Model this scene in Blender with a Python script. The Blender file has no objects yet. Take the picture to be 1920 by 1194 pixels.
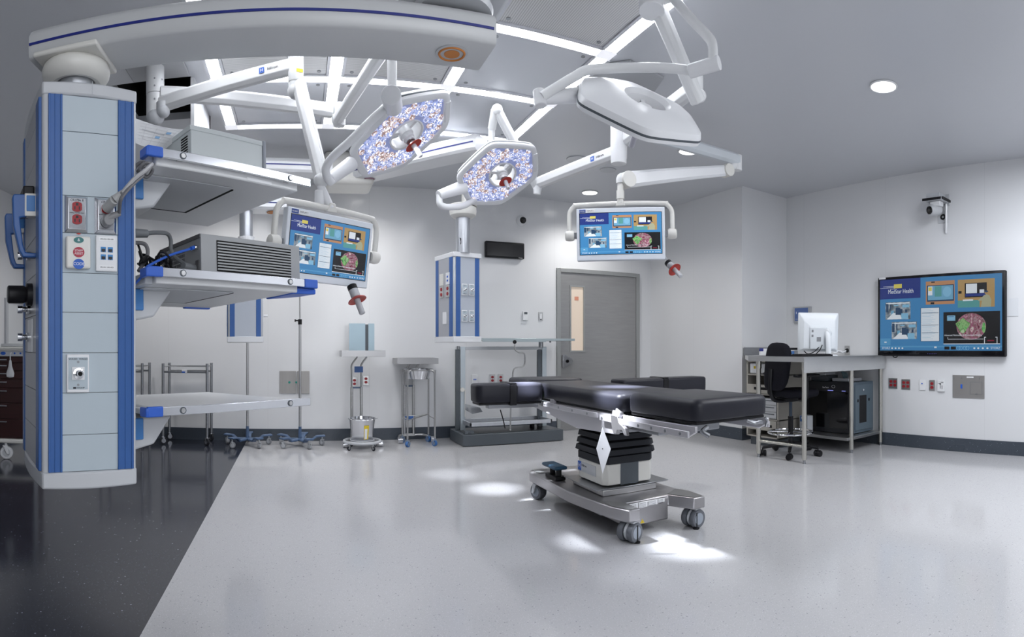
import bpy, bmesh, math, random
from mathutils import Vector, Matrix
random.seed(4)
PI = math.pi
SC = bpy.context.scene
COL = bpy.context.collection
# ---------------------------------------------------------------- survey of the room (metres)
F, HZ, CX, CAMH = 1085.0, 652.0, 556.7, 1.115     # pixels per radian, horizon row, column of the back wall's normal, camera height
H = 3.07                                           # ceiling height
YB, XL, XI, YR, XR, YF = 6.94, -3.5, 4.86, 5.02, 5.67, -3.0
def az(px): return (px - CX) / F
def P(px, py, d): a = az(px); return Vector((d*math.sin(a), d*math.cos(a), CAMH + (HZ-py)/F*d))
def onY(px, py, Y): return P(px, py, Y/math.cos(az(px)))
def onX(px, py, X): return P(px, py, X/math.sin(az(px)))
def onZ(px, py, z): return P(px, py, (z-CAMH)*F/(HZ-py))
def V(*a): return Vector(a)
# ---------------------------------------------------------------- materials
MATS = {}
def mat(name, col=(.8,.8,.8), rough=.5, metal=0., emit=None, es=0., spec=None, alpha=1., trans=0., coat=0., noise=None, bump=0.):
    if name in MATS: return MATS[name]
    m = bpy.data.materials.new(name); m.use_nodes = True; nt = m.node_tree; b = nt.nodes['Principled BSDF']
    b.inputs['Base Color'].default_value = (*col, 1); b.inputs['Roughness'].default_value = rough; b.inputs['Metallic'].default_value = metal
    if emit: b.inputs['Emission Color'].default_value = (*emit, 1); b.inputs['Emission Strength'].default_value = es
    if spec is not None: b.inputs['Specular IOR Level'].default_value = spec
    b.inputs['Alpha'].default_value = alpha; b.inputs['Transmission Weight'].default_value = trans; b.inputs['Coat Weight'].default_value = coat
    if noise:                                       # (scale vector, amount): streaks / mottling of the base colour and roughness
        tc = nt.nodes.new('ShaderNodeTexCoord'); mp = nt.nodes.new('ShaderNodeMapping'); mp.inputs['Scale'].default_value = noise[0]
        n = nt.nodes.new('ShaderNodeTexNoise'); n.inputs['Scale'].default_value = 1.0; n.inputs['Detail'].default_value = 3
        r = nt.nodes.new('ShaderNodeMapRange'); r.inputs['To Min'].default_value = 1-noise[1]; r.inputs['To Max'].default_value = 1+noise[1]
        mx = nt.nodes.new('ShaderNodeVectorMath'); mx.operation = 'SCALE'; mx.inputs[0].default_value = col
        nt.links.new(tc.outputs['Object'], mp.inputs['Vector']); nt.links.new(mp.outputs[0], n.inputs['Vector'])
        nt.links.new(n.outputs['Fac'], r.inputs['Value']); nt.links.new(r.outputs[0], mx.inputs['Scale']); nt.links.new(mx.outputs[0], b.inputs['Base Color'])
        if bump:
            bp = nt.nodes.new('ShaderNodeBump'); bp.inputs['Strength'].default_value = bump; bp.inputs['Distance'].default_value = .002
            nt.links.new(n.outputs['Fac'], bp.inputs['Height']); nt.links.new(bp.outputs[0], b.inputs['Normal'])
    MATS[name] = m; return m
def N(nt, t, **k):
    n = nt.nodes.new(t)
    for a, v in k.items(): setattr(n, a, v)
    return n
def speckle(name, base, specks, rough, scale=140, amt=.5, second=None, split=None, spec=.5):
    """terrazzo: base colour, three speck colours by Voronoi cells; second = another base/specks used where world x < split"""
    m = bpy.data.materials.new(name); m.use_nodes = True; nt = m.node_tree; b = nt.nodes['Principled BSDF']; L = nt.links.new
    tc = N(nt, 'ShaderNodeTexCoord')
    def chips(base, specks, thr):
        out = None
        for i, c in enumerate(specks):
            v = N(nt, 'ShaderNodeTexVoronoi'); v.inputs['Scale'].default_value = scale*(1, .6, 1.7)[i % 3]
            L(tc.outputs['Object'], v.inputs['Vector'])
            sp = N(nt, 'ShaderNodeSeparateColor'); L(v.outputs['Color'], sp.inputs[0])
            g = N(nt, 'ShaderNodeMath', operation='GREATER_THAN'); g.inputs[1].default_value = thr[i]; L(sp.outputs[i % 3], g.inputs[0])
            l = N(nt, 'ShaderNodeMath', operation='LESS_THAN'); l.inputs[1].default_value = .32; L(v.outputs['Distance'], l.inputs[0])
            mu = N(nt, 'ShaderNodeMath', operation='MULTIPLY'); L(g.outputs[0], mu.inputs[0]); L(l.outputs[0], mu.inputs[1])
            mx = N(nt, 'ShaderNodeMix', data_type='RGBA'); L(mu.outputs[0], mx.inputs[0])
            if out is None: mx.inputs[6].default_value = (*base, 1)
            else: L(out, mx.inputs[6])
            mx.inputs[7].default_value = (*c, 1); out = mx.outputs[2]
        return out
    o = chips(base, specks, (.93, .95, .9))
    if second:
        o2 = chips(second[0], second[1], (.9, .985, .9))
        sx = N(nt, 'ShaderNodeSeparateXYZ'); L(tc.outputs['Object'], sx.inputs[0])
        lt = N(nt, 'ShaderNodeMath', operation='LESS_THAN'); lt.inputs[1].default_value = split; L(sx.outputs[0], lt.inputs[0])
        mx = N(nt, 'ShaderNodeMix', data_type='RGBA'); L(lt.outputs[0], mx.inputs[0]); L(o, mx.inputs[6]); L(o2, mx.inputs[7]); o = mx.outputs[2]
    L(o, b.inputs['Base Color'])
    nz = N(nt, 'ShaderNodeTexNoise'); nz.inputs['Scale'].default_value = 2.2; L(tc.outputs['Object'], nz.inputs['Vector'])
    mr = N(nt, 'ShaderNodeMapRange'); mr.inputs['To Min'].default_value = rough*.75; mr.inputs['To Max'].default_value = rough*1.3
    L(nz.outputs['Fac'], mr.inputs['Value']); L(mr.outputs[0], b.inputs['Roughness']); b.inputs['Specular IOR Level'].default_value = spec
    return m
def panelled(name, col, rough, axis, pitch, off=0., dark=.8, spec=.5):
    """smooth wall sheet with hairline vertical joints every `pitch` metres"""
    m = bpy.data.materials.new(name); m.use_nodes = True; nt = m.node_tree; b = nt.nodes['Principled BSDF']; L = nt.links.new
    tc = N(nt, 'ShaderNodeTexCoord'); sx = N(nt, 'ShaderNodeSeparateXYZ'); L(tc.outputs['Object'], sx.inputs[0])
    a = N(nt, 'ShaderNodeMath', operation='ADD'); a.inputs[1].default_value = 50*pitch+off; L(sx.outputs[axis], a.inputs[0])
    md = N(nt, 'ShaderNodeMath', operation='MODULO'); md.inputs[1].default_value = pitch; L(a.outputs[0], md.inputs[0])
    lt = N(nt, 'ShaderNodeMath', operation='LESS_THAN'); lt.inputs[1].default_value = .004; L(md.outputs[0], lt.inputs[0])
    nz = N(nt, 'ShaderNodeTexNoise'); nz.inputs['Scale'].default_value = .9; L(tc.outputs['Object'], nz.inputs['Vector'])
    mr = N(nt, 'ShaderNodeMapRange'); mr.inputs['To Min'].default_value = .96; mr.inputs['To Max'].default_value = 1.04; L(nz.outputs['Fac'], mr.inputs['Value'])
    sc = N(nt, 'ShaderNodeVectorMath', operation='SCALE'); sc.inputs[0].default_value = col; L(mr.outputs[0], sc.inputs['Scale'])
    mx = N(nt, 'ShaderNodeMix', data_type='RGBA'); L(lt.outputs[0], mx.inputs[0]); L(sc.outputs[0], mx.inputs[6]); mx.inputs[7].default_value = (*[c*dark for c in col], 1)
    L(mx.outputs[2], b.inputs['Base Color']); b.inputs['Roughness'].default_value = rough; b.inputs['Specular IOR Level'].default_value = spec
    return m
def cells(name, cols, scale, strength, vor=True, rough=.3, detail=2., fine=0.):
    """emissive mottled picture: colours picked by cell (or noise) from a list"""
    m = bpy.data.materials.new(name); m.use_nodes = True; nt = m.node_tree; b = nt.nodes['Principled BSDF']; L = nt.links.new
    tc = N(nt, 'ShaderNodeTexCoord')
    if vor:
        v = N(nt, 'ShaderNodeTexVoronoi'); v.inputs['Scale'].default_value = scale; L(tc.outputs['Object'], v.inputs['Vector'])
        s = N(nt, 'ShaderNodeSeparateColor'); L(v.outputs['Color'], s.inputs[0]); fac = s.outputs[0]
    else:
        v = N(nt, 'ShaderNodeTexNoise'); v.inputs['Scale'].default_value = scale; v.inputs['Detail'].default_value = detail; L(tc.outputs['Object'], v.inputs['Vector'])
        mr = N(nt, 'ShaderNodeMapRange'); mr.inputs['From Min'].default_value = .3; mr.inputs['From Max'].default_value = .7; L(v.outputs['Fac'], mr.inputs['Value']); fac = mr.outputs[0]
    r = N(nt, 'ShaderNodeValToRGB'); L(fac, r.inputs[0]); e = r.color_ramp.elements
    r.color_ramp.interpolation = 'CONSTANT' if vor else 'LINEAR'
    while len(e) < len(cols): e.new(.5)
    for i, c in enumerate(cols): e[i].position = i/len(cols) if vor else i/(len(cols)-1); e[i].color = (*c, 1)
    b.inputs['Base Color'].default_value = (.02, .02, .02, 1); L(r.outputs[0], b.inputs['Emission Color'])
    if fine:
        nz = N(nt, 'ShaderNodeTexNoise'); nz.inputs['Scale'].default_value = fine; nz.inputs['Detail'].default_value = 1; L(tc.outputs['Object'], nz.inputs['Vector'])
        mr = N(nt, 'ShaderNodeMapRange'); mr.inputs['From Min'].default_value = .35; mr.inputs['From Max'].default_value = .68
        mr.inputs['To Min'].default_value = strength*.35; mr.inputs['To Max'].default_value = strength*1.9; L(nz.outputs['Fac'], mr.inputs['Value']); L(mr.outputs[0], b.inputs['Emission Strength'])
    else: b.inputs['Emission Strength'].default_value = strength
    b.inputs['Roughness'].default_value = rough
    MATS[name] = m; return m
white   = mat('white_enamel', (.80,.81,.83), .28)
white2  = mat('white_plastic', (.76,.77,.79), .38)
cream   = mat('cream_enamel', (.74,.73,.69), .35)
greypl  = mat('grey_enamel', (.5,.52,.55), .35)
lgrey   = mat('light_grey_enamel', (.54,.555,.58), .33)
ltblue  = mat('pale_blue_panel', (.46,.53,.58), .35)
panelg  = mat('grey_side_panel', (.42,.43,.46), .4)
blue    = mat('blue_plastic', (.03,.11,.34), .38)
blue2   = mat('bright_blue_plastic', (.03,.12,.55), .35)
navy    = mat('navy_stripe', (.01,.02,.2), .4)
bluegrey= mat('blue_grey_castor', (.10,.17,.32), .45)
steel   = mat('brushed_steel', (.56,.56,.56), .28, .95, noise=((6,6,90), .12))
steelL  = mat('polished_steel', (.68,.69,.72), .16, 1., noise=((3,3,3), .05))
steelD  = mat('dark_steel', (.33,.34,.36), .3, .9, noise=((8,8,60), .12))
satin   = mat('satin_steel', (.42,.41,.42), .36, .85, noise=((2,2,2), .1))
alum    = mat('anodised_aluminium', (.6,.62,.66), .33, .8, noise=((40,3,3), .08))
chrome  = mat('chrome', (.75,.76,.78), .08, 1.)
black   = mat('black_plastic', (.008,.008,.010), .42, spec=.3)
blackg  = mat('black_gloss', (.004,.004,.005), .08)
rubber  = mat('dark_rubber', (.022,.024,.03), .6, spec=.3)
grubber = mat('grey_rubber', (.2,.22,.25), .5)
pad     = mat('black_pad_vinyl', (.017,.0175,.025), .42, spec=.3, noise=((9,9,9), .12), bump=.15)
charcoal= mat('charcoal_enamel', (.085,.10,.115), .42)
slate   = mat('slate_blue_enamel', (.07,.10,.13), .4)
red     = mat('red_socket', (.32,.012,.02), .4)
redpl   = mat('red_plastic', (.42,.03,.02), .35)
green   = mat('green_button', (.01,.25,.2), .4)
teal    = mat('teal_button', (.03,.17,.17), .4)
crimson = mat('crimson_button', (.42,.03,.06), .4)
royal   = mat('royal_blue_button', (.02,.11,.5), .4)
ink     = mat('black_ink', (.03,.03,.04), .6)
whiteink= mat('white_ink', (.85,.86,.88), .5)
orange  = mat('orange_ink', (.62,.22,.04), .5)
purple  = mat('purple_ink', (.3,.13,.2), .5)
yellow  = mat('yellow_label', (.75,.55,.02), .5)
paper   = mat('white_paper', (.72,.73,.75), .7)
wood    = mat('dark_red_laminate', (.035,.008,.008), .35, noise=((2,2,30), .3))
hole    = mat('dark_hole', (.004,.004,.004), .9)
clear   = mat('clear_plastic', (.8,.82,.85), .1, trans=.75)
blkfab  = mat('black_fabric', (.008,.008,.013), .85, spec=.2, noise=((60,60,60), .2))
doorm   = mat('grey_door_steel', (.33,.33,.33), .3, .45, noise=((5,5,40), .1))
doorf   = mat('grey_door_frame', (.36,.37,.37), .35, .4, noise=((20,20,4), .06))
glassw  = mat('wired_glass_beige', (.62,.53,.45), .25, emit=(.8,.65,.5), es=.28)
# ---------------------------------------------------------------- objects
WM = {}
def thing(name, label, cat, loc=(0,0,0), rot=0., group=None):
    o = bpy.data.objects.new(name, None); COL.objects.link(o); o.empty_display_size = .1
    o.location = loc; o.rotation_euler = (0, 0, rot); o['label'] = label; o['category'] = cat
    if group: o['group'] = group
    WM[o.name] = Matrix.Translation(Vector(loc)) @ Matrix.Rotation(rot, 4, 'Z'); return o
def frame(o, x, y, z=None):
    """4x4 matrix from origin and axis vectors, orthonormalised"""
    x = Vector(x).normalized(); y = Vector(y); y = (y - x*y.dot(x)).normalized(); z = x.cross(y)
    return Matrix(((x.x,y.x,z.x,o[0]),(x.y,y.y,z.y,o[1]),(x.z,y.z,z.z,o[2]),(0,0,0,1)))
I4 = Matrix.Identity(4)
def rotz(a, o=(0,0,0)): return Matrix.Translation(Vector(o)) @ Matrix.Rotation(a, 4, 'Z')
EACH = {'screw','fastener','bolt','lettering','icon','foot','button','pad_screw','rail_screw_cap'}
class MB:
    def __init__(s): s.bm = bmesh.new(); s.m = 0; s.g = 0; s.L = s.bm.faces.layers.int.new('g')
    def _add(s, vs, fs):
        v = [s.bm.verts.new(p) for p in vs]; s.g += 1
        for f in fs:
            try: fc = s.bm.faces.new([v[i] for i in f]); fc.material_index = s.m; fc[s.L] = s.g
            except ValueError: pass
        return v
    def box(s, a, b, M=I4):
        x0,y0,z0 = a; x1,y1,z1 = b
        x0,x1 = min(x0,x1),max(x0,x1); y0,y1 = min(y0,y1),max(y0,y1); z0,z1 = min(z0,z1),max(z0,z1)
        ps = [M @ Vector(p) for p in ((x0,y0,z0),(x1,y0,z0),(x1,y1,z0),(x0,y1,z0),(x0,y0,z1),(x1,y0,z1),(x1,y1,z1),(x0,y1,z1))]
        s._add(ps, [(3,2,1,0),(4,5,6,7),(0,1,5,4),(1,2,6,5),(2,3,7,6),(3,0,4,7)]); return s
    def cbox(s, c, d, M=I4): return s.box([c[i]-d[i]/2 for i in range(3)], [c[i]+d[i]/2 for i in range(3)], M)
    def prism(s, pts, z0, z1, M=I4):
        n = len(pts); A = sum(pts[i][0]*pts[(i+1)%n][1]-pts[(i+1)%n][0]*pts[i][1] for i in range(n))
        if A < 0: pts = list(reversed(pts))
        if z0 > z1: z0, z1 = z1, z0
        ps = [M @ Vector((p[0],p[1],z0)) for p in pts]+[M @ Vector((p[0],p[1],z1)) for p in pts]
        s._add(ps, [tuple(range(n-1,-1,-1)), tuple(range(n,2*n))]+[(i,(i+1)%n,n+(i+1)%n,n+i) for i in range(n)]); return s
    def loft(s, rings, cap=True, closed=False):
        n = len(rings[0]); vs = [p for r in rings for p in r]; fs = []
        R = len(rings)
        for k in range(R if closed else R-1):
            a, b = k*n, ((k+1) % R)*n
            for i in range(n): fs.append((a+i, a+(i+1)%n, b+(i+1)%n, b+i))
        if cap and not closed: fs += [tuple(range(n-1,-1,-1)), tuple((R-1)*n+i for i in range(n))]
        s._add(vs, fs); return s
    def lathe(s, prof, M=I4, seg=28, cap=True, a0=0.):
        rings = [[M @ Vector((r*math.cos(a0+2*PI*i/seg), r*math.sin(a0+2*PI*i/seg), z)) for i in range(seg)] for r, z in prof]
        return s.loft(rings, cap)
    def cyl(s, p0, p1, r0, r1=None, seg=20):
        p0, p1 = Vector(p0), Vector(p1); r1 = r0 if r1 is None else r1; d = (p1-p0)
        q = d.to_track_quat('Z', 'Y').to_matrix().to_4x4(); M = Matrix.Translation(p0) @ q
        return s.lathe([(r0,0),(r1,d.length)], M, seg)
    def tube(s, pts, r, seg=10, sub=0):
        pts = [Vector(p) for p in pts]
        if sub:                                       # Catmull-Rom
            q = []; n = len(pts)
            for i in range(n-1):
                p0,p1,p2,p3 = pts[max(i-1,0)],pts[i],pts[i+1],pts[min(i+2,n-1)]
                for k in range(sub):
                    t = k/sub; q.append(.5*((2*p1)+(p2-p0)*t+(2*p0-5*p1+4*p2-p3)*t*t+(3*p1-p0-3*p2+p3)*t**3))
            pts = q+[pts[-1]]
        n = len(pts); T = []
        for i in range(n):
            a = pts[max(i-1,0)]; b = pts[min(i+1,n-1)]; T.append((b-a).normalized())
        up = Vector((0,0,1)) if abs(T[0].z) < .9 else Vector((1,0,0)); x = T[0].cross(up).normalized(); rings = []
        for i in range(n):
            x = (x - T[i]*x.dot(T[i])).normalized(); y = T[i].cross(x)
            k = 1.
            if 0 < i < n-1:
                c = (pts[i]-pts[i-1]).normalized().dot((pts[i+1]-pts[i]).normalized()); k = 1/max(.6, math.sqrt(max(0,(1+c)/2)))
            rr = r if not isinstance(r, (list, tuple)) else r[i]
            rings.append([pts[i]+(x*math.cos(2*PI*j/seg)+y*math.sin(2*PI*j/seg))*rr*k for j in range(seg)])
        return s.loft(rings)
    def beam(s, p0, p1, w, h, up=(0,0,1), w1=None, h1=None):
        """box girder from p0 to p1 (centre line), width w, height h"""
        p0, p1 = Vector(p0), Vector(p1); t = (p1-p0).normalized(); up = Vector(up); x = t.cross(up).normalized(); y = x.cross(t)
        w1 = w if w1 is None else w1; h1 = h if h1 is None else h1
        def ring(c, w, h):
            k = .28*min(w, h)
            return [c+x*a+y*b for a, b in ((w/2,-h/2+k),(w/2,h/2-k),(w/2-k,h/2),(-w/2+k,h/2),(-w/2,h/2-k),(-w/2,-h/2+k),(-w/2+k,-h/2),(w/2-k,-h/2))]
        return s.loft([ring(p0,w,h), ring(p1,w1,h1)])
    def sphere(s, c, r, M=I4, sc=(1,1,1), seg=18):
        rings = []; n = seg//2
        for k in range(1, n):
            t = PI*k/n; rings.append([M @ (Vector(c)+Vector((r*sc[0]*math.sin(t)*math.cos(2*PI*i/seg), r*sc[1]*math.sin(t)*math.sin(2*PI*i/seg), r*sc[2]*math.cos(PI-t)))) for i in range(seg)])
        v0 = len(s.bm.verts); s.loft(rings, cap=True); return s
    def torus(s, c, R, r, M=I4, seg=36, ts=8, sc=(1,1)):
        rings = [[M @ (Vector(c)+Vector(((R+r*math.cos(2*PI*j/ts))*math.cos(2*PI*i/seg)*sc[0], (R+r*math.cos(2*PI*j/ts))*math.sin(2*PI*i/seg)*sc[1], r*math.sin(2*PI*j/ts)))) for j in range(ts)] for i in range(seg)]
        return s.loft(rings, cap=False, closed=True)
    def disc(s, c, r, M=I4, h=.002, seg=24, ry=None):
        ry = r if ry is None else ry
        return s.prism([(c[0]+r*math.cos(2*PI*i/seg), c[1]+ry*math.sin(2*PI*i/seg)) for i in range(seg)], c[2], c[2]+h, M)
    def sheet(s, ps): s._add([Vector(p) for p in ps], [tuple(range(len(ps)))]); return s
    def text(s, body, M, size, align='CENTER', ext=.0004, sx=1.):
        cu = bpy.data.curves.new('t', 'FONT'); cu.body = body; cu.size = size; cu.align_x = align; cu.align_y = 'CENTER'; cu.extrude = ext; cu.resolution_u = 3
        ob = bpy.data.objects.new('t', cu); me = bpy.data.meshes.new_from_object(ob)
        me.transform(M @ Matrix.Diagonal((sx,1,1,1))); n0 = len(s.bm.faces); s.bm.from_mesh(me); s.bm.faces.ensure_lookup_table(); s.L = s.bm.faces.layers.int['g']; s.g += 1
        for f in s.bm.faces[n0:]: f.material_index = s.m; f[s.L] = s.g
        bpy.data.objects.remove(ob); bpy.data.curves.remove(cu); bpy.data.meshes.remove(me); return s
    def build(s, name, mats, parent=None, bevel=0., seg=2, smooth=True, ang=35, sub=0, each=None):
        if each is None: each = name in EACH
        if each:                                      # every primitive becomes an object of its own
            ids = sorted({f[s.L] for f in s.bm.faces})
            if len(ids) > 1:
                o = None
                for i in ids:
                    q = MB(); q.bm.free(); q.bm = s.bm.copy(); L = q.bm.faces.layers.int['g']; q.L = L
                    bmesh.ops.delete(q.bm, geom=[f for f in q.bm.faces if f[L] != i], context='FACES')
                    o = q.build(name, mats, parent, bevel, seg, smooth, ang, sub, False)
                s.bm.free(); return o
        bmesh.ops.recalc_face_normals(s.bm, faces=s.bm.faces[:])
        me = bpy.data.meshes.new(name); s.bm.to_mesh(me); s.bm.free()
        o = bpy.data.objects.new(name, me); COL.objects.link(o)
        for m in (mats if isinstance(mats, (list, tuple)) else [mats]): me.materials.append(m)
        if parent is not None:
            o.parent = parent; W = WM[parent.name]; me.transform(W.inverted()); WM[o.name] = W
        else: WM[o.name] = I4.copy()
        if smooth:
            me.polygons.foreach_set('use_smooth', [True]*len(me.polygons)); me.set_sharp_from_angle(angle=math.radians(ang))
        if bevel:
            b = o.modifiers.new('bevel', 'BEVEL'); b.width = bevel; b.segments = seg; b.limit_method = 'ANGLE'; b.angle_limit = math.radians(40); b.harden_normals = False
        if sub: q = o.modifiers.new('sub', 'SUBSURF'); q.levels = sub; q.render_levels = sub
        me.update(); return o
def one(name, mb, mats, label, cat, group=None, **k):
    """a thing that is one mesh; its origin goes to the foot of its bounding box"""
    o = mb.build(name, mats, None, **k); me = o.data
    xs = [v.co for v in me.vertices]; c = Vector(((min(v.x for v in xs)+max(v.x for v in xs))/2, (min(v.y for v in xs)+max(v.y for v in xs))/2, min(v.z for v in xs)))
    me.transform(Matrix.Translation(-c)); o.location = c; WM[o.name] = Matrix.Translation(c)
    o['label'] = label; o['category'] = cat
    if group: o['group'] = group
    return o
def struct(name, mb, mats, parent=None, **k):
    o = mb.build(name, mats, parent, **k)
    if parent is None: o['kind'] = 'structure'
    return o
def castor(parent, x, y, r, a=0., w=None, fork=steel, tyre=rubber, hubm=grubber, top=None, double=False):
    """swivel castor standing on the floor at x, y; swivelled to angle a"""
    w = w or r*.5; M = rotz(a, (x, y, 0)); top = top or r*2.35
    f = MB(); f.box((-r*.45,-w*.75,r*1.95),(r*.3,w*.75,r*2.12),M); f.cyl(M@V(0,0,r*2.0),M@V(0,0,top),r*.22)
    if not double:
        for sgn in (-1,1): f.prism([(-r*.3,r*2.05),(r*.3,r*2.05),(r*.55,r*.85),(r*.2,r*.8)], sgn*w*.62, sgn*w*.8, M @ Matrix.Rotation(PI/2,4,'X'))
    else: f.lathe([(r*.8,-w*.2),(r*.95,0),(r*.8,w*.2)], M @ Matrix.Translation((0,0,r*1.05)) @ Matrix.Rotation(PI/2,4,'X'), 20)
    fo = f.build('castor', fork, parent, bevel=.001)
    wh = MB()
    for c in ((-w*.85,-w*.25),(w*.25,w*.85)) if double else ((-w/2,w/2),):
        A = M @ Matrix.Translation((r*.12 if not double else 0,0,r)) @ Matrix.Rotation(PI/2,4,'X')
        wh.m = 0; wh.lathe([(r*.6,c[0]),(r*.93,c[0]),(r,c[0]+w*.15),(r,c[1]-w*.15),(r*.93,c[1]),(r*.6,c[1])], A, 24)
        wh.m = 1; wh.lathe([(r*.62,c[0]-.001),(r*.62,c[1]+.001)], A, 20)
    wh.build('wheel', [tyre, hubm], fo)
    return fo
# ================================================================ room
floor_m = speckle('terrazzo_floor', (.50,.50,.515), [(.36,.37,.40),(.32,.32,.34),(.66,.66,.68)], .12, 150,
                  second=((.027,.030,.043), [(.06,.07,.09),(.26,.28,.34),(.014,.016,.024)]), split=-.60)
base_m = speckle('granite_skirting', (.055,.068,.088), [(.012,.014,.02),(.22,.26,.31),(.11,.13,.16)], .3, 150)
wallA_m = panelled('wall_sheet_back', (.74,.75,.77), .17, 0, 1.22, .35, .9)
wallB_m = panelled('wall_sheet_side', (.74,.75,.77), .17, 1, 1.22, .16, .9)
ceil_m = mat('ceiling_paint', (.60,.615,.65), .3)
struct('floor', MB().box((XL-.1,YF-.1,-.1),(XR+.1,YB+.1,0)), floor_m, smooth=False)
c = MB()
hx0,hx1,hy0,hy1 = -1.36,-.76,4.10,4.85
for a,b in (((XL-.1,YF-.1),(hx0,YB+.1)),((hx1,YF-.1),(XR+.1,YB+.1)),((hx0,YF-.1),(hx1,hy0)),((hx0,hy1),(hx1,YB+.1))):
    c.box((*a,H),(*b,H+.06))
c.m = 1; c.box((hx0-.02,hy0-.02,H+.06),(hx1+.02,hy0,H+.6)); c.box((hx0-.02,hy1,H+.06),(hx1+.02,hy1+.02,H+.6))
c.box((hx0-.02,hy0,H+.06),(hx0,hy1,H+.6)); c.box((hx1,hy0,H+.06),(hx1+.02,hy1,H+.6)); c.box((hx0,hy0,H+.6),(hx1,hy1,H+.62))
struct('ceiling', c, [ceil_m, hole], smooth=False)
struct('wall_back', MB().box((XL-.1,YB,0),(XI+.1,YB+.1,H)), wallA_m, smooth=False)
struct('wall_left', MB().box((XL-.1,YF,0),(XL,YB,H)), wallB_m, smooth=False)
struct('wall_inner', MB().box((XI,YR,0),(XI+.1,YB,H)), wallB_m, smooth=False)
struct('wall_end', MB().box((XI+.1,YR,0),(XR+.1,YR+.1,H)), wallA_m, smooth=False)
struct('wall_right', MB().box((XR,YF,0),(XR+.1,YR,H)), wallB_m, smooth=False)
struct('wall_front', MB().box((XL-.1,YF-.1,0),(XR+.1,YF,H)), wallA_m, smooth=False)
dX0, dX1 = onY(1043,500,YB).x, onY(1197.5,500,YB).x
b = .143
struct('baseboard_back', MB().box((XL,YB-.012,0),(dX0,YB,b)).box((dX1,YB-.012,0),(XI,YB,b)), base_m, smooth=False)
struct('baseboard_left', MB().box((XL,YF,0),(XL+.012,YB,b)), base_m, smooth=False)
struct('baseboard_inner', MB().box((XI-.012,YR-.012,0),(XI,YB,b)), base_m, smooth=False)
struct('baseboard_end', MB().box((XI,YR-.012,0),(XR,YR,b)), base_m, smooth=False)
struct('baseboard_right', MB().box((XR-.012,YF,0),(XR,YR,b)), base_m, smooth=False)
# door ----------------------------------------------------------------
dH = 2.18
d = MB(); fw = .055
d.box((dX0,YB-.03,0),(dX0+fw,YB+.02,dH)).box((dX1-fw,YB-.03,0),(dX1,YB+.02,dH)).box((dX0+fw,YB-.03,dH-fw),(dX1-fw,YB+.02,dH))
door = struct('door_1', d, doorf, bevel=.003)
lx0, lx1 = dX0+fw+.004, dX1-fw-.004
wx0, wx1 = onY(1070,600,YB).x, onY(1093,600,YB).x; wz0, wz1 = onY(1080,657,YB).z, onY(1080,538,YB).z
l = MB(); y0, y1 = YB-.012, YB+.015
l.box((lx0,y0,.01),(wx0,y1,dH-fw-.004)).box((wx1,y0,.01),(lx1,y1,dH-fw-.004)).box((wx0,y0,.01),(wx1,y1,wz0)).box((wx0,y0,wz1),(wx1,y1,dH-fw-.004))
leaf = l.build('door_leaf', doorm, door, smooth=False)
g = MB()
for a0,a1,c0,c1 in ((wx0-.02,wx0,wz0-.02,wz1+.02),(wx1,wx1+.02,wz0-.02,wz1+.02),(wx0,wx1,wz0-.02,wz0),(wx0,wx1,wz1,wz1+.02)): g.box((a0,y0-.008,c0),(a1,y0,c1))
g.build('glazing_bead', doorf, leaf, smooth=False)
MB().box((wx0,YB-.002,wz0),(wx1,YB+.002,wz1)).build('glass_pane', glassw, leaf, smooth=False)
q0 = onY(1081,556,YB-.004)
MB().box((q0.x-.03,q0.y-.002,q0.z-.05),(q0.x+.03,q0.y,q0.z)).build('small_notice', mat('pink_notice',(.7,.3,.2),.7), leaf, smooth=False)
hp = onY(1062,677,YB-.02); hM = frame(hp, (1,0,0), (0,0,1))
hd = MB(); hd.prism([(-.065,-.085),(-.01,-.085),(.0,-.07),(.07,-.035),(.09,0),(.07,.035),(.0,.075),(-.01,.085),(-.065,.085)], .0, .03, hM)
hd.m = 1; hd.disc((.0,0,.03),.022,hM,.012); hd.build('door_handle', [steelL, blackg], leaf, bevel=.004)
# window on the left wall ------------------------------------------------
w = MB(); X = XL+.03; ya,yb,za,zb = 6.32,6.90,1.12,1.74
for a0,a1,c0,c1 in ((ya,ya+.06,za,zb),(yb-.06,yb,za,zb),(ya+.06,yb-.06,za,za+.05),(ya+.06,yb-.06,zb-.05,zb)): w.box((XL,a0,c0),(X,a1,c1))
wo = struct('window_1', w, greypl, bevel=.003)
MB().box((XL+.002,ya+.06,za+.05),(XL+.01,yb-.06,zb-.05)).build('window_pane', mat('frosted_glass',(.7,.72,.74),.3), wo, smooth=False)
# ceiling hatch door hanging open ---------------------------------------
t = thing('ceiling_hatch', 'white access hatch hanging open from the black ceiling opening', 'hatch', (-.76,4.47,2.5))
MB().box((-.765,4.11,2.42),(-.735,4.84,H)).build('hatch_door', white, t, bevel=.003)
MB().box((-.733,4.11,2.42),(-.728,4.84,2.44)).box((-.733,4.82,2.44),(-.728,4.84,H)).build('gasket', black, t, smooth=False)
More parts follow.
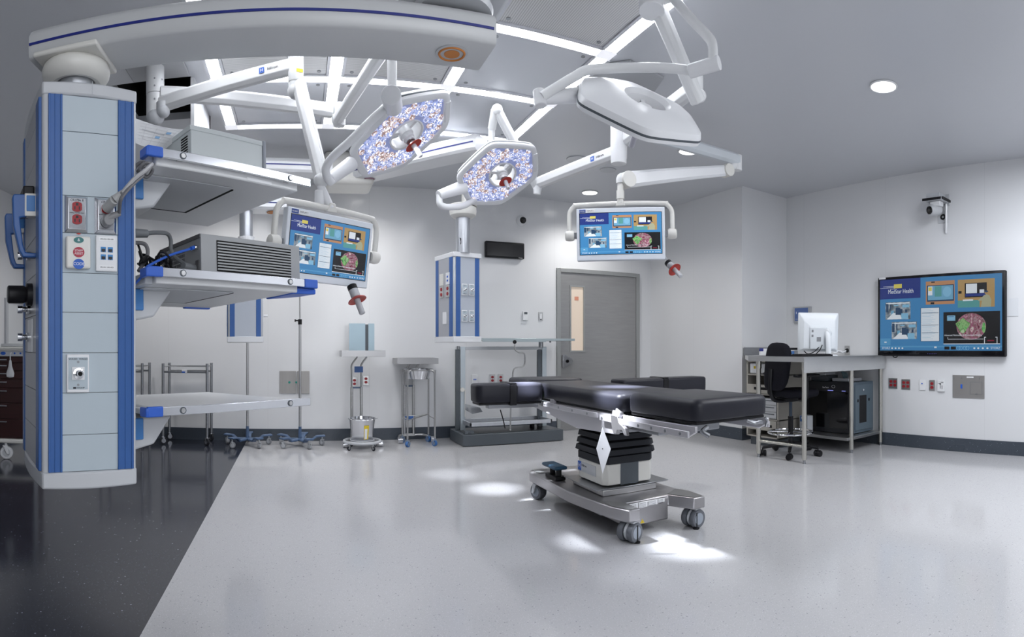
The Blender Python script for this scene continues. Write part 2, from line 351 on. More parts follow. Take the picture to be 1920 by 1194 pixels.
# ---------------------------------------------------------------- ceiling air-diffuser array with light strips
GX = [-.57,.27,1.10,1.94]; GY = [2.41,3.28,4.15,5.03]
def perforated(name, axis):
    m = bpy.data.materials.new(name); m.use_nodes = True; nt = m.node_tree; b = nt.nodes['Principled BSDF']; L = nt.links.new
    tc = N(nt,'ShaderNodeTexCoord'); w1 = N(nt,'ShaderNodeTexWave'); w1.bands_direction = axis; w1.inputs['Scale'].default_value = 22; L(tc.outputs['Object'], w1.inputs['Vector'])
    r = N(nt,'ShaderNodeMapRange'); r.inputs['To Min'].default_value = .5; r.inputs['To Max'].default_value = .78; L(w1.outputs['Fac'], r.inputs['Value'])
    cb = N(nt,'ShaderNodeCombineColor'); [L(r.outputs[0], cb.inputs[i]) for i in range(3)]; L(cb.outputs[0], b.inputs['Base Color']); b.inputs['Roughness'].default_value = .45; b.inputs['Metallic'].default_value = .3
    return m
perf = perforated('perforated_diffuser', 'Y'); perf2 = perforated('perforated_diffuser_across', 'X')
plainp = mat('diffuser_face', (.68,.70,.74), .3, .1)
lit = mat('light_strip_diffuser', (.9,.9,.95), .5, emit=(.93,.95,1.), es=16.)
dim = mat('light_strip_joint', (.8,.8,.84), .35, emit=(.93,.94,1.), es=.6)
strf = mat('strip_frame', (.66,.67,.71), .3, .3)
rows = ['near','second','third','far']; colsn = ['left','centre','right']; cx4 = ['leftmost','second from left','third from left','rightmost']
for j in range(3):
    for i in range(3):
        x0,x1,ya,yb = GX[i]+.065,GX[i+1]-.065,GY[j]+.065,GY[j+1]-.065
        per = j < 2 and not (i == 2 and j == 1)
        t = thing('ceiling_panel', f'{"perforated" if per else "smooth"} grey ceiling air diffuser panel, {["nearest","middle","farthest"][j]} row, {colsn[i]} column of the lit grid', 'ceiling panel', ((x0+x1)/2,(ya+yb)/2,H-.02))
        MB().box((x0,ya,H-.02),(x1,yb,H-.001)).build('panel_face', (perf if j == 1 else perf2) if per else plainp, t, bevel=.002)
        s = MB()
        for (a,b2) in ((x0+.05,ya+.04),(x1-.05,ya+.04),(x0+.05,yb-.04),(x1-.05,yb-.04)): s.lathe([(.014,-.004),(.014,0)], Matrix.Translation((a,b2,H-.02)), 14)
        s.build('fastener', steelD, t)
def strip(x0,y0,x1,y1,label):
    t = thing('ceiling_light', label, 'ceiling light', ((x0+x1)/2,(y0+y1)/2,H-.03), group='light strips of the ceiling grid')
    al = abs(x1-x0) > abs(y1-y0); f = MB(); g = MB(); k = .055
    if al:
        for sg in (-1,1): f.box((x0+k,y0+sg*.042,H-.03),(x1-k,y0+sg*.064,H-.001))
        g.box((x0+k,y0-.042,H-.026),(x1-k,y0+.042,H-.004))
    else:
        for sg in (-1,1): f.box((x0+sg*.042,y0+k,H-.03),(x0+sg*.064,y1-k,H-.001))
        g.box((x0-.042,y0+k,H-.026),(x0+.042,y1-k,H-.004))
    f.build('frame', strf, t, smooth=False); g.build('diffuser', lit, t, smooth=False)
for j in (1,2,3):
    for i in range(3): strip(GX[i],GY[j],GX[i+1],GY[j], f'bright crosswise ceiling light strip, {colsn[i]} segment of the {["","nearest","middle","farthest"][j]} row')
for i in range(4):
    for j in range(3): strip(GX[i],GY[j],GX[i],GY[j+1], f'bright lengthwise ceiling light strip, {["nearest","middle","far"][j]} segment of the {cx4[i]} line')
jt = MB()
for x in GX:
    for y in GY[1:]: jt.box((x-.055,y-.055,H-.028),(x+.055,y+.055,H-.001))
struct('trim_1', jt, dim, smooth=False)
# recessed downlights ------------------------------------------------------
glow = mat('downlight_lens', (1,1,1), .5, emit=(1,.98,.96), es=7.)
for (x,y,lb) in ((3.66,2.28,'round recessed downlight alone over the large wall screen'),(3.59,4.47,'round recessed downlight half hidden by the display arm on the right'),
                 (3.52,6.35,'round recessed downlight above the right hanging display, near the door'),(.79,6.22,'round recessed downlight behind the far ceiling beam'),(-.75,6.2,'unseen round downlight added over the drip stands'),(-2.1,6.1,'unseen round downlight added over the frame carts')):  # last two are added out of sight to brighten the back-left wall
    t = thing('downlight', lb, 'ceiling light', (x,y,H-.01)); M = Matrix.Translation((x,y,H-.012))
    MB().torus((0,0,.004),.098,.008,M).build('trim_ring', white, t); MB().lathe([(.092,0),(.092,.011)], M).build('lens', glow, t)
for (px,py,r,lb) in ((1082,298,.11,'flat round grey cover disc on the ceiling between the two right lamps'),(1140,318,.09,'small flush round ceiling disc beyond the logo arm')):
    p = onZ(px,py,H); one('ceiling_disc', MB().lathe([(r,-.008),(r,0)], Matrix.Translation((p.x,p.y,H-.001))), lgrey, lb, 'ceiling cover')
# ---------------------------------------------------------------- wall fittings
def wallM(p, side='A'):
    """local frame on a wall: x right, y up, z out into the room"""
    return frame(p, (1,0,0), (0,0,1)) if side == 'A' else frame(p, (0,-1,0), (0,0,1))
def plate(px, py, w, h, side='A', d=.008, m=white, name='wall_plate', label='', cat='wall plate', W=None, parent=None):
    p = (onY(px,py,YB-.001) if side == 'A' else onX(px,py,XR-.001)); M = wallM(p, side)
    t = thing(name, label, cat, p); MB().box((-w/2,-h/2,0),(w/2,h/2,d),M).build('face_plate', m, t, bevel=.002); return t, M
def sockets(t, M, pts, m=red, r=.018, z=.008):
    for (x,y) in pts:
        s = MB(); s.disc((x,y,z),r,M,.004,16,r*.85); s.m = 1; s.box((x-.006,y-.004,z+.004),(x-.004,y+.006,z+.0046),M); s.box((x+.004,y-.004,z+.004),(x+.006,y+.006,z+.0046),M)
        s.build('socket', [m, ink], t)
for px,py,side,lb,k in ((1675,718.5,'B','steel wall plate with four red sockets, nearest the desk',4),(1699,720.5,'B','steel wall plate with four red sockets, second right of the desk',4),
                      (1748,722.5,'B','steel wall plate with two red sockets under the wall screen',2),(923,710,'A','steel plate with two red sockets low on the back wall, left of its pair',2),
                      (938.5,710,'A','steel plate with two red sockets low on the back wall, right of its pair',2),(664.5,716,'A','steel plate with red sockets behind the stand holding a bucket, left one',2),(686,713,'A','steel plate with red sockets behind the stand holding a bucket, right one',2)):
    w = .115 if k == 4 else .072
    t, M = plate(px,py,w,.117,side,.008,steel,'power_outlet',lb,'outlet')
    sockets(t, M, [(x,y) for x in ((-.026,.026) if k == 4 else (0,)) for y in (-.021,.021)], r=.019)
t, M = plate(1730,721.5,.075,.117,'B',.008,white,'data_outlet','white wall plate with one blue jack under the wall screen','outlet'); MB().box((-.012,.008,.008),(.004,.022,.011),M).build('jack', blue2, t)
t, M = plate(1765.5,723,.085,.125,'B',.02,white2,'wall_controller','white wall box with dark scribbled markings right of the red sockets','controller')
s = MB()
for a,b2,c2,d2 in ((-.03,.02,-.01,.025),(-.015,.03,.0,.012),(-.01,-.03,-.004,.01),(.012,-.035,.018,.005),(.0,.035,.03,.04)): s.box((a,b2,.02),(c2,d2,.0215),M)
s.build('marking', ink, t)
t, M = plate(890,711,.075,.117,'A',.008,white,'data_outlet','white wall plate with two blue jacks low behind the grey platform','outlet')
MB().box((-.018,-.01,.008),(-.004,.006,.011),M).box((.004,-.01,.008),(.018,.006,.011),M).build('jack', blue2, t, each=True)
t, M = plate(1589,657,.075,.117,'B',.008,steel,'power_outlet','steel wall outlet with a black plug just above the desk','outlet'); MB().lathe([(.026,.008),(.02,.03),(.008,.04)],M,16).build('plug', black, t)
t, M = plate(1898,576,.14,.19,'B',.004,mat('white_box_cover',(.68,.70,.73),.3),'wall_cover','blank white cover plate on the wall right of the wall screen','wall plate')
# stainless access panel on the right wall
p = onX(1816,725,XR-.001); M = wallM(p,'B'); t = thing('access_panel','large stainless access panel with a small hatch below the wall screen','access panel',p)
w2,h2 = onX(1786,725,XR).y-onX(1845.5,725,XR).y, .245
MB().box((-w2/2,-h2/2,0),(w2/2,h2/2,.005),M).build('face_plate', mat('dull_steel',(.36,.35,.34),.4,.6,noise=((30,3,3),.08)), t, bevel=.001)
o = MB(); 
for a,b2,c2,d2 in ((.02,.05,.16,.054),(.02,-.08,.16,-.077),(.02,-.08,.023,.054),(.157,-.08,.16,.054),(.08,-.078,.1,-.068)): o.box((a,b2,.005),(c2,d2,.0062),M)
o.build('hatch_outline', steelD, t, smooth=False)
MB().box((-.09,-.02,.005),(-.07,.025,.009),M).build('blue_clip', blue2, t); MB().box((-.02,.095,.005),(.06,.11,.0056),M).build('label_strip', whiteink, t, smooth=False)
s = MB(); [s.disc((a,b2,.005),.006,M,.002,10) for a,b2 in ((-.08,.09),(.13,.095),(-.17,.09))]; s.build('screw', steelD, t)
# stainless panel low on the back wall behind the drip stand
p = onY(552,716.5,YB-.001); M = wallM(p); t = thing('gas_panel','stainless wall panel with small green buttons behind the drip stands','access panel',p)
MB().box((-.18,-.135,0),(.02,.135,.006),M).box((.03,-.135,0),(.18,.135,.012),M).build('face_plate', mat('dull_steel'), t, bevel=.002, each=True)
MB().disc((-.06,0,.006),.014,M,.006).disc((.022,0,.006),.012,M,.006).build('button', green, t)
s = MB(); [s.disc((a,b2,.012),.006,M,.002,10) for a,b2 in ((-.12,.1),(-.12,-.1),(.1,.1),(.1,-.1))]; s.build('screw', steelD, t)
# clock, dome camera, thermostat, switch
p = onY(946,469,YB-.03); M = wallM(p); t = thing('digital_clock','wide black unlit digital clock high on the back wall','clock',p)
MB().box((-.265,-.102,-.028),(.265,.102,.03),M).build('case', black, t, bevel=.014, seg=3)
MB().box((-.245,-.084,.03),(.245,.084,.033),M).build('display_window', mat('smoked_window',(.006,.006,.008),.2), t, bevel=.002)
q = MB(); q.text('Primex', M @ Matrix.Translation((.21,-.092,.0305)), .018); q.build('lettering', whiteink, t, smooth=False)
p = onY(977,414,YB-.001); M = wallM(p); t = thing('dome_camera','small white dome camera with black eye on the back wall above the clock','camera',p)
MB().lathe([(.068,0),(.068,.02),(.05,.045),(.045,.045)],M).build('mount', white, t); MB().sphere((.008,0,.045),.044,M).build('dome', blackg, t)
p = onY(984.5,592,YB-.001); M = wallM(p); t = thing('thermostat','white wall thermostat with a grey display left of the switch','thermostat',p)
MB().box((-.037,-.06,0),(.037,.06,.025),M).build('case', white, t, bevel=.004); MB().box((-.022,.018,.025),(.022,.048,.026),M).build('display', charcoal, t)
p = onY(1013.5,593,YB-.001); M = wallM(p); t = thing('light_switch','steel light switch plate next to the door','switch',p)
MB().box((-.032,-.055,0),(.032,.055,.007),M).build('face_plate', steel, t, bevel=.002); MB().box((-.015,-.035,.007),(.015,.035,.014),M).build('rocker', white, t, bevel=.002); MB().disc((0,-.04,.007),.008,M,.01).build('key_switch', ink, t)
# wall tablet behind the desk
p = onX(1507,590,XR-.001); M = wallM(p,'B'); t = thing('wall_tablet','grey wall mounted touch panel with dark blue screen behind the white monitor','touch panel',p)
MB().box((-.15,-.10,0),(.13,.10,.035),M).build('case', mat('tablet_case',(.42,.43,.45),.4), t, bevel=.003); MB().box((-.12,-.075,.035),(.10,.085,.037),M).build('screen', mat('tablet_screen',(.03,.05,.12),.2,emit=(.06,.1,.25),es=.5), t)
MB().box((-.1,-.06,.037),(-.092,-.05,.0375),M).box((-.095,.01,.037),(-.088,.04,.0375),M).box((-.07,-.06,.037),(-.062,-.052,.0375),M).build('icon', whiteink, t, smooth=False)
# pan tilt camera on a bracket, right wall
p = onX(1770,376,XR-.001); M = wallM(p,'B'); t = thing('wall_camera','grey pan tilt camera under a shelf bracket high on the right wall','camera',p)
MB().box((-.04,-.06,0),(.07,.06,.02),M).build('wall_bracket', lgrey, t, bevel=.003)
MB().prism([(-.13,.02),(.06,.02),(.1,.08),(.1,.24),(-.13,.24)],-.045,-.03, M @ Matrix.Rotation(-PI/2,4,'X') @ Matrix.Diagonal((1,-1,1,1))).build('shelf', lgrey, t, bevel=.003)
MB().box((-.14,-.045,.235),(.08,-.02,.245),M).box((.09,-.045,.05),(.105,-.02,.24),M).build('black_edge', black, t)
MB().box((-.1,-.02,.10),(.06,.03,.23),M).build('receiver_box', greypl, t, bevel=.004)
bM = M @ Matrix.Translation((-.04,-.13,.15)) @ Matrix.Rotation(-.35,4,'Y') @ Matrix.Rotation(.2,4,'X')
bo = MB().lathe([(.052,-.07),(.06,-.04),(.06,.06),(.05,.075)],bM).build('camera_head', lgrey, t)
MB().lathe([(.044,.07),(.04,.082),(.03,.084)],bM).build('lens', blackg, bo)
MB().box((-.075,-.10,.11),(.05,-.045,.2),M).build('yoke', white2, t, bevel=.01)
MB().tube([M@V(.05,-.05,.05),M@V(.05,-.2,.045),M@V(.04,-.3,.03),M@V(.03,-.36,.01)],.013,10,4).build('conduit', white, t)
p2 = onX(1768.5,407,XR-.001); M2 = wallM(p2,'B'); MB().box((-.06,-.065,0),(.06,.065,.006),M2).build('cable_plate', lgrey, t, bevel=.001); MB().torus((0,-.0,.008),.022,.009,M2).build('grommet', black, t)
# ================================================================ near service pendant
hL = Vector((-.744,1.581,0)); rotH = math.radians(34); HM = rotz(rotH, hL)      # head frame: x along the front face, y into depth
W_, D_ = .298, .442
def u_of(px):
    t = math.tan(az(px)); ux,uy = math.cos(rotH), math.sin(rotH); return (t*hL.y-hL.x)/(ux-t*uy)
def v_of(px):
    t = math.tan(az(px)); vx,vy = -math.sin(rotH), math.cos(rotH); return (t*hL.y-hL.x)/(vx-t*vy)
def z_front(px, py): u = u_of(px); p = HM@V(u,0,0); return CAMH+(HZ-py)/F*math.hypot(p.x,p.y)
def z_side(px, py): v = v_of(px); p = HM@V(0,v,0); return CAMH+(HZ-py)/F*math.hypot(p.x,p.y)
pen = thing('equipment_pendant','large near ceiling pendant with blue striped column and three shelves at left','pendant',(-.744,1.85,.687))
Z0, Z1 = .687, 1.921
def roundrect(w, d, r, n=5, bow=0.):
    pts = []
    for cx_,cy_,a in ((w-r,r,-PI/2),(w-r,d-r,0),(r,d-r,PI/2),(r,r,PI)):
        for k in range(n+1): t = a+PI/2*k/n; pts.append((cx_+r*math.cos(t), cy_+r*math.sin(t)))
    return pts
core = MB(); core.prism(roundrect(W_,D_,.012),Z0+.05,Z1-.035,HM)
core.build('column_housing', lgrey, pen)
def capring(z0,z1,e,bow):
    pts = []
    n = 10
    for k in range(n+1): s=k/n; pts.append((-e+(W_+2*e)*s, -e-bow*math.sin(PI*s)))
    for k in range(1,n): s=k/n; pts.append((W_+e+bow*.6*math.sin(PI*s), -e+(D_+2*e)*s))
    for k in range(n+1): s=k/n; pts.append((W_+e-(W_+2*e)*s, D_+e+bow*math.sin(PI*s)))
    for k in range(1,n): s=k/n; pts.append((-e-bow*.6*math.sin(PI*s), D_+e-(D_+2*e)*s))
    return pts, z0, z1
for z0,z1,bw in ((Z0,Z0+.052,.02),(Z1-.04,Z1,.016)):
    pts,a,b2 = capring(z0,z1,.001,bw); MB().prism(pts,a,b2,HM).build('column_cap', lgrey, pen, bevel=.006, ang=30)
s = MB(); s.box((W_*.5-.0005,-.028,Z1-.04),(W_*.5+.0005,-.0265,Z1),HM); s.build('cap_joint', greypl, pen, smooth=False)
# front face: bowed panels and blue strips
pj = MB(); zs = [Z0+.052,0.8509,0.9783,1.1001,1.2229,1.3429,1.4638,1.5772,1.7716,Z1-.04]
ua,ub = u_of(116), u_of(220)
for i in range(len(zs)-1): pj.box((ua,-.007,zs[i]+.0008),(ub,.01,zs[i+1]-.0008),HM)
pj.build('front_panel', ltblue, pen, bevel=.0008)
for a,b2 in ((u_of(90),ua),(ub,u_of(249))):
    st = MB(); w = b2-a
    st.box((a,-.009,Z0+.052),(b2,.01,Z1-.04),HM)
    st.box((a+w*.44,-.0105,Z0+.052),(a+w*.5,-.009,Z1-.04),HM).box((a,-.0115,Z0+.052),(a+w*.14,-.009,Z1-.04),HM).box((b2-w*.14,-.0115,Z0+.052),(b2,-.009,Z1-.04),HM)
    st.build('blue_strip', blue, pen, bevel=.001)
# side face (left)
for a,b2 in ((.018,.08),(.372,.423)):
    MB().box((-.009,a,Z0+.052),(.01,b2,Z1-.04),HM).build('blue_strip', blue, pen, bevel=.002)
pj = MB(); zs2 = [Z0+.052,.86,.98,1.10,1.22,1.35,1.47,1.59,1.71,1.82,Z1-.04]
for i in range(len(zs2)-1): pj.box((-.006,.08,zs2[i]+.0008),(.01,.372,zs2[i+1]-.0008),HM)
pj.build('side_panel', panelg, pen, bevel=.0008)
FM = HM @ Matrix.Rotation(PI/2,4,'X')                    # x right, y up, z outwards from the front face
SM = HM @ Matrix(((0,0,-1,0),(-1,0,0,0),(0,1,0,0),(0,0,0,1)))   # on the side face: x towards the viewer (-v), y up, z outwards (-u)
def fbox(mb, x0,y0,x1,y1,z0,z1): return mb.box((x0,y0,z0),(x1,y1,z1),FM)
# two steel outlet plates
px0 = [(120,163,369,437),(176,216,373,440)]
pl = []
for k,(a,b2,y0,y1) in enumerate(px0):
    x0,x1 = u_of(a),u_of(b2); m_ = (a+b2)/2; za,zb = z_front(m_,y1), z_front(m_,y0); cxx,cyy = (x0+x1)/2,(za+zb)/2
    f = MB(); f.loft([[FM@V(x,y,z) for x,y in ((x0+i,za+i),(x1-i,za+i),(x1-i,zb-i),(x0+i,zb-i))] for i,z in ((0,.007),(0,.010),(.009,.021))])
    o = f.build('outlet_plate', steelL, pen, bevel=.001)
    for yy in (.020,-.018):
        q = MB(); q.m = 0; q.prism([(cxx+.0165*max(-.999,min(.999,1.25*math.cos(t)))*.92, cyy+yy+.0152*math.sin(t)) for t in [2*PI*i/24 for i in range(24)]], .0205,.024,FM)
        q.m = 1
        for dx,dy,w,h in ((0,.007,.004,.004),(-.007,-.004,.0018,.005),(.007,-.004,.0018,.005)): q.box((cxx+dx-w,cyy+yy+dy-h,.0238),(cxx+dx+w,cyy+yy+dy+h,.0245),FM)
        q.build('socket', [red, ink], o, bevel=.0006)
    q = MB(); q.text('OR1PB6 8' if k == 0 else 'OR1PB6', FM@Matrix.Translation((cxx,zb-.0155,.0213)), .0095); q.text('EMERG. POWER ONLY', FM@Matrix.Translation((cxx,cyy+.0015,.0213)), .0045)
    q.build('lettering', ink, o, smooth=False); pl.append((cxx,cyy))
# nurse call unit
x0,x1 = u_of(121),u_of(167); za,zb = z_front(144,505), z_front(144,445); cxx,cyy = (x0+x1)/2,(za+zb)/2
o = MB().box((x0,za,.005),(x1,zb,.026),FM).build('call_unit', cream, pen, bevel=.007, seg=3)
q = MB(); q.disc((cxx,cyy+.036,.026),.0155,FM,.0015,24,.009); bt = q.build('call_button', teal, o)
q = MB(); q.text('&', FM@Matrix.Translation((cxx,cyy+.036,.0277)), .013); q.build('symbol', whiteink, bt, smooth=False)
q = MB(); q.disc((cxx,cyy-.0005,.026),.0175,FM,.0015,28,.0155); bt = q.build('call_button', crimson, o)
q = MB(); q.text('STAFF', FM@Matrix.Translation((cxx,cyy+.004,.0277)), .0095); q.text('ASSIST', FM@Matrix.Translation((cxx,cyy-.005,.0277)), .0092); q.build('lettering', whiteink, bt, smooth=False)
q = MB(); q.disc((cxx,cyy-.036,.026),.0175,FM,.0015,28,.0155); bt = q.build('call_button', royal, o)
q = MB(); q.text('CODE', FM@Matrix.Translation((cxx,cyy-.036,.0277)), .0125); q.build('lettering', whiteink, bt, smooth=False)
q = MB(); q.prism([(cxx-.008,cyy+.055),(cxx+.0,cyy+.052),(cxx+.008,cyy+.055),(cxx,cyy+.058)],.026,.0265,FM); q.build('red_mark', redpl, o, smooth=False)
# data plate
x0,x1 = u_of(177.5),u_of(217); za,zb = z_front(197,510), z_front(197,443); cxx,cyy = (x0+x1)/2,(za+zb)/2
o = MB().box((x0,za,.006),(x1,zb,.018),FM).build('data_plate', white, pen, bevel=.003)
for dx in (-.011,.011):
    for dy in (.011,-.012):
        q = MB(); q.box((cxx+dx-.008,cyy+dy-.008,.018),(cxx+dx+.008,cyy+dy+.008,.0195),FM); q.m = 1; q.box((cxx+dx-.006,cyy+dy-.006,.0195),(cxx+dx+.006,cyy+dy+.002,.02),FM); q.box((cxx+dx-.003,cyy+dy-.0075,.0195),(cxx+dx+.003,cyy+dy-.004,.02),FM)
        q.build('jack', [mat('jack_blue',(.05,.24,.55),.4), ink], o, smooth=False)
q = MB()
for dy in (.043,-.043):
    q.m = 0; q.box((cxx-.025,cyy+dy-.006,.018),(cxx+.025,cyy+dy+.006,.0186),FM); q.m = 1; q.text('OR1-01A  OR1-01B' if dy > 0 else 'OR1-01C  OR1-01D', FM@Matrix.Translation((cxx,cyy+dy,.0188)), .005); q.build('label_strip', [whiteink, ink], o, smooth=False); q = MB()
q.bm.free()
# gas plate
def gas_plate(M, cx_, cy_, w, h, parent, txt='WAGD  WAGD'):
    o = MB().box((cx_-w/2,cy_-h/2,.006),(cx_+w/2,cy_+h/2,.018),M).build('gas_outlet', white, parent, bevel=.003)
    q = MB(); q.m = 0; q.box((cx_-w*.43,cy_-h*.42,.018),(cx_+w*.43,cy_+h*.42,.019),M); q.m = 1; q.box((cx_-w*.28,cy_-w*.28,.019),(cx_+w*.28,cy_+w*.28,.021),M)
    q.build('face_plate', [ltblue if w > .05 else white, white2], o, bevel=.001)
    k = w/.062
    q = MB(); q.m = 0; q.lathe([(.015*k,.02),(.015*k,.028),(.0095*k,.03),(.0095*k,.048),(.006*k,.048)], M@Matrix.Translation((cx_,cy_,0)), 20); q.m = 1; q.lathe([(.006*k,.0482),(.006*k,.0486)], M@Matrix.Translation((cx_,cy_,0)), 16)
    q.build('connector', [chrome, hole], o)
    q = MB(); q.m = 1; [q.disc((cx_,cy_+s_*h*.3,.019),.0035*k,M,.001,12) for s_ in (-1,1)]; q.m = 0; q.text(txt, M@Matrix.Translation((cx_,cy_+h*.375,.0192)), .0075*k); q.box((cx_-w*.22,cy_-h*.4,.019),(cx_-w*.1,cy_-h*.35,.0194),M); q.text('OXEQUIP', M@Matrix.Translation((cx_+w*.08,cy_-h*.375,.0192)), .006*k)
    q.build('lettering', [ink, steelD], o, smooth=False); return o
x0,x1 = u_of(123),u_of(165); za,zb = z_front(144,735), z_front(144,664)
gas_plate(FM,(x0+x1)/2,(za+zb)/2,x1-x0,zb-za,pen)
# side fittings: blue handles, black knob, connectors, paper
for v0,zt,zb2,out in ((.112,1.603,1.403,.065),(.40,1.608,1.408,.063)):
    h = MB(); M = HM@Matrix.Translation((0,v0,0))@Matrix(((-1,0,0,0),(0,0,1,0),(0,1,0,0),(0,0,0,1)))     # x outwards, y up, z along depth
    th = .021
    h.prism([(.0,zt),(out+.012,zt),(out+.016,zt-.01),(out+.013,zt-.10),(out-.006,zb2+.02),(out-.018,zb2),(.0,zb2),(.0,zb2+.014),(out-.026,zb2+.016),(out-.018,zb2+.04),(out-.008,zt-.075),(.012,zt-.065),(.0,zt-.065)],-.016,.016,M)
    hb = h.build('handle', blue, pen, bevel=.004)
    q = MB(); q.prism([(.002,zt-.07),(.042,zt-.07),(.042,zt+.003),(.002,zt+.003)],-.0185,.0185,M); q.build('handle_collar', cream, hb, bevel=.003)
    q = MB(); q.prism([(.008,zt-.055),(.037,zt-.055),(.037,zt-.004),(.008,zt-.004)],-.0195,.0195,M); q.build('blue_insert', mat('mid_blue',(.05,.2,.5),.4), hb, bevel=.002)
kz = z_side(62,553); kv = v_of(63)
q = MB(); M = SM@Matrix.Translation((-kv,kz,.004)); q.lathe([(.038,0),(.038,.02),(.026,.024),(.030,.03),(.030,.08),(.026,.084)],M,20); q.build('control_knob', black, pen)
for py_ in (480,580,632):
    vz = z_side(60,py_); q = MB(); M = SM@Matrix.Translation((-v_of(60),vz,.0)); q.lathe([(.016,.004),(.016,.018),(.010,.02),(.010,.032),(.0135,.034),(.0135,.05)],M,18); q.build('gas_connector', chrome, pen)
q = MB(); q.box((-v_of(57),z_side(57,660),.006),(-v_of(65),z_side(57,600),.010),SM); q.build('gas_faceplate', white2, pen, bevel=.002)
q = MB(); q.box((-.28,1.565,.006),(-.13,1.64,.042),SM); q.build('black_bracket', black, pen, bevel=.004)
# brake joint + tube + arm beam
JM = Matrix.Translation((-.742,1.848,0))
MB().lathe([(.063,Z1-.002),(.063,2.04)],JM).build('support_tube', alum, pen)
MB().lathe([(.0635,2.03),(.068,2.020),(.085,2.016),(.103,2.024),(.115,2.042),(.118,2.060),(.112,2.076),(.098,2.088)],JM,40).build('brake_joint', cream, pen)
MB().box((-.105,-.125,2.078),(.12,.09,2.096),JM).build('joint_plate', cream, pen, bevel=.006)
bz = 2.0935
prof = [(1.757,bz+.008),(1.755,bz+.047),(1.759,bz+.081),(1.775,bz+.103),(1.805,bz+.116),(1.862,bz+.119),(1.928,bz+.109),(1.955,bz+.076),(1.957,bz+.028),(1.943,bz),(1.767,bz)]
bm_ = MB()
def ringat(x, dy=0, k=1., zz=0): return [V(x, 1.857+(y-1.857)*k+dy, bz+.06+(z-bz-.06)*k+zz) for y,z in prof]
bm_.loft([ringat(-.879,0,.97),ringat(-.864),ringat(.61),ringat(.632,0,.98)]); bm_.build('arm_beam', mat('arm_white',(.58,.59,.60),.3), pen, ang=50)
MB().box((-.875,1.7525,bz+.044),(.622,1.757,bz+.052)).build('stripe', navy, pen, smooth=False)
RM = Matrix.Translation((.508,1.8525,bz-.001))
q = MB(); q.m = 0; q.lathe([(.054,0),(.054,-.002),(.052,-.003)],RM,32); q.m = 1; q.torus((0,0,-.003),.042,.004,RM,40,6); q.disc((0,0,-.0045),.026,RM,.002,32); q.build('rotation_mark', [lgrey, orange], pen)
q = MB(); q.lathe([(.13,bz+.122),(.135,bz+.14),(.125,bz+.165),(.095,bz+.19),(.095,H-.002)],Matrix.Translation((.513,1.857,0)),36); q.build('ceiling_column', lgrey, pen)
q = MB(); q.box((.342,1.72,bz+.18),(.70,2.01,bz+.35)); q.build('upper_arm_housing', lgrey, pen, bevel=.02)
# ---------------------------------------------------------------- shelves
rs = math.radians(39.5); SH = rotz(rs, (-.438,1.815,0)); SW, SD = .636, .70
def shelf(zc, capL, capR, tilt, band, dn=.034):
    T = SH@Matrix.Translation((0,0,zc))@Matrix.Rotation(-tilt,4,'X')
    b_ = MB(); b_.box((0,.03,-dn),(SW-.04,SD,.011),T); o = b_.build('shelf', mat('shelf_enamel',(.68,.69,.70),.3), pen, bevel=.005)
    q = MB(); q.box((-.002,0,-.0145),(SW,.010,.0145),T); r_ = q.build('rail', steelL, o, bevel=.0015)
    for x in (.085,SW-.10):
        q = MB(); q.m = 1; q.lathe([(.0115,.010),(.0115,.0125)],T@Matrix.Translation((x,0,0))@Matrix.Rotation(PI/2,4,'X')@Matrix.Translation((0,0,-.010)),20); q.m = 0; q.lathe([(.008,.0),(.008,.004)],T@Matrix.Translation((x,0,0))@Matrix.Rotation(PI/2,4,'X'),16); q.box((x-.01,.01,-.01),(x+.01,.03,.01),T)
        q.build('rail_screw', [steel, charcoal], r_, each=False)
    if capL: MB().box((-.045,-.004,-.017),(.012,.012,.017),T).box((-.05,-.003,-.017),(-.035,.05,.014),T).build('corner_cap', blue2, o, bevel=.004)
    if capR:
        MB().box((SW-.03,-.004,-.017),(SW+.035,.012,.017),T).box((SW+.02,0,-.017),(SW+.035,.14,.017),T).prism([(SW-.06,.04),(SW+.035,.01),(SW+.035,.12),(SW-.03,.25)],-.038,-.017,T).build('corner_cap', blue2, o, bevel=.004)
        MB().box((.46,SD-.02,-.040),(SW-.04,SD+.006,-.02),T).build('rear_cap', blue2, o, bevel=.004)
    if band:
        u_ = MB(); u_.box((0.0,.12,-.0385),(.36,.50,-.034),T); un = u_.build('arm_mount', lgrey, o, bevel=.006)
        q = MB(); q.box((.362,.14,-.0375),(.374,.50,-.0335),T).box((.16,.500,-.0375),(.374,.512,-.0335),T); q.build('slot', hole, o, smooth=False)
        q = MB(); [q.disc((x,y,-.0405),.028,T,.003) for x,y in ((.1,.22),(.1,.4))]; q.build('cover_cap', lgrey, un, each=True)
    # carrier bracket to the column
    q = MB(); q.prism([(-.105,-.034),(.13,-.034),(.06,-.13),(-.105,-.165)],-.42,-.17, T@Matrix.Rotation(PI/2,4,'X')); br = q.build('carrier_bracket', lgrey, o, bevel=.008)
    q = MB(); q.box((-.045,.16,-.11),(.015,.171,-.035),T); q.build('blue_insert', mat('mid_blue'), br, bevel=.004)
    q = MB(); q.box((-.03,.05,-dn),(.0,.4,.005),T); q.build('side_flange', greypl, br, bevel=.004)
    return T
tl = .028
T1 = shelf(1.747, True, False, tl, True); T2 = shelf(1.361, True, True, tl*1.2, True); T3 = shelf(.909, True, False, tl*.8, False, .014)
MB().box((.36,.0285,-.030),(.47,.0305,-.019),T1).build('label_strip', whiteink, pen, smooth=False)
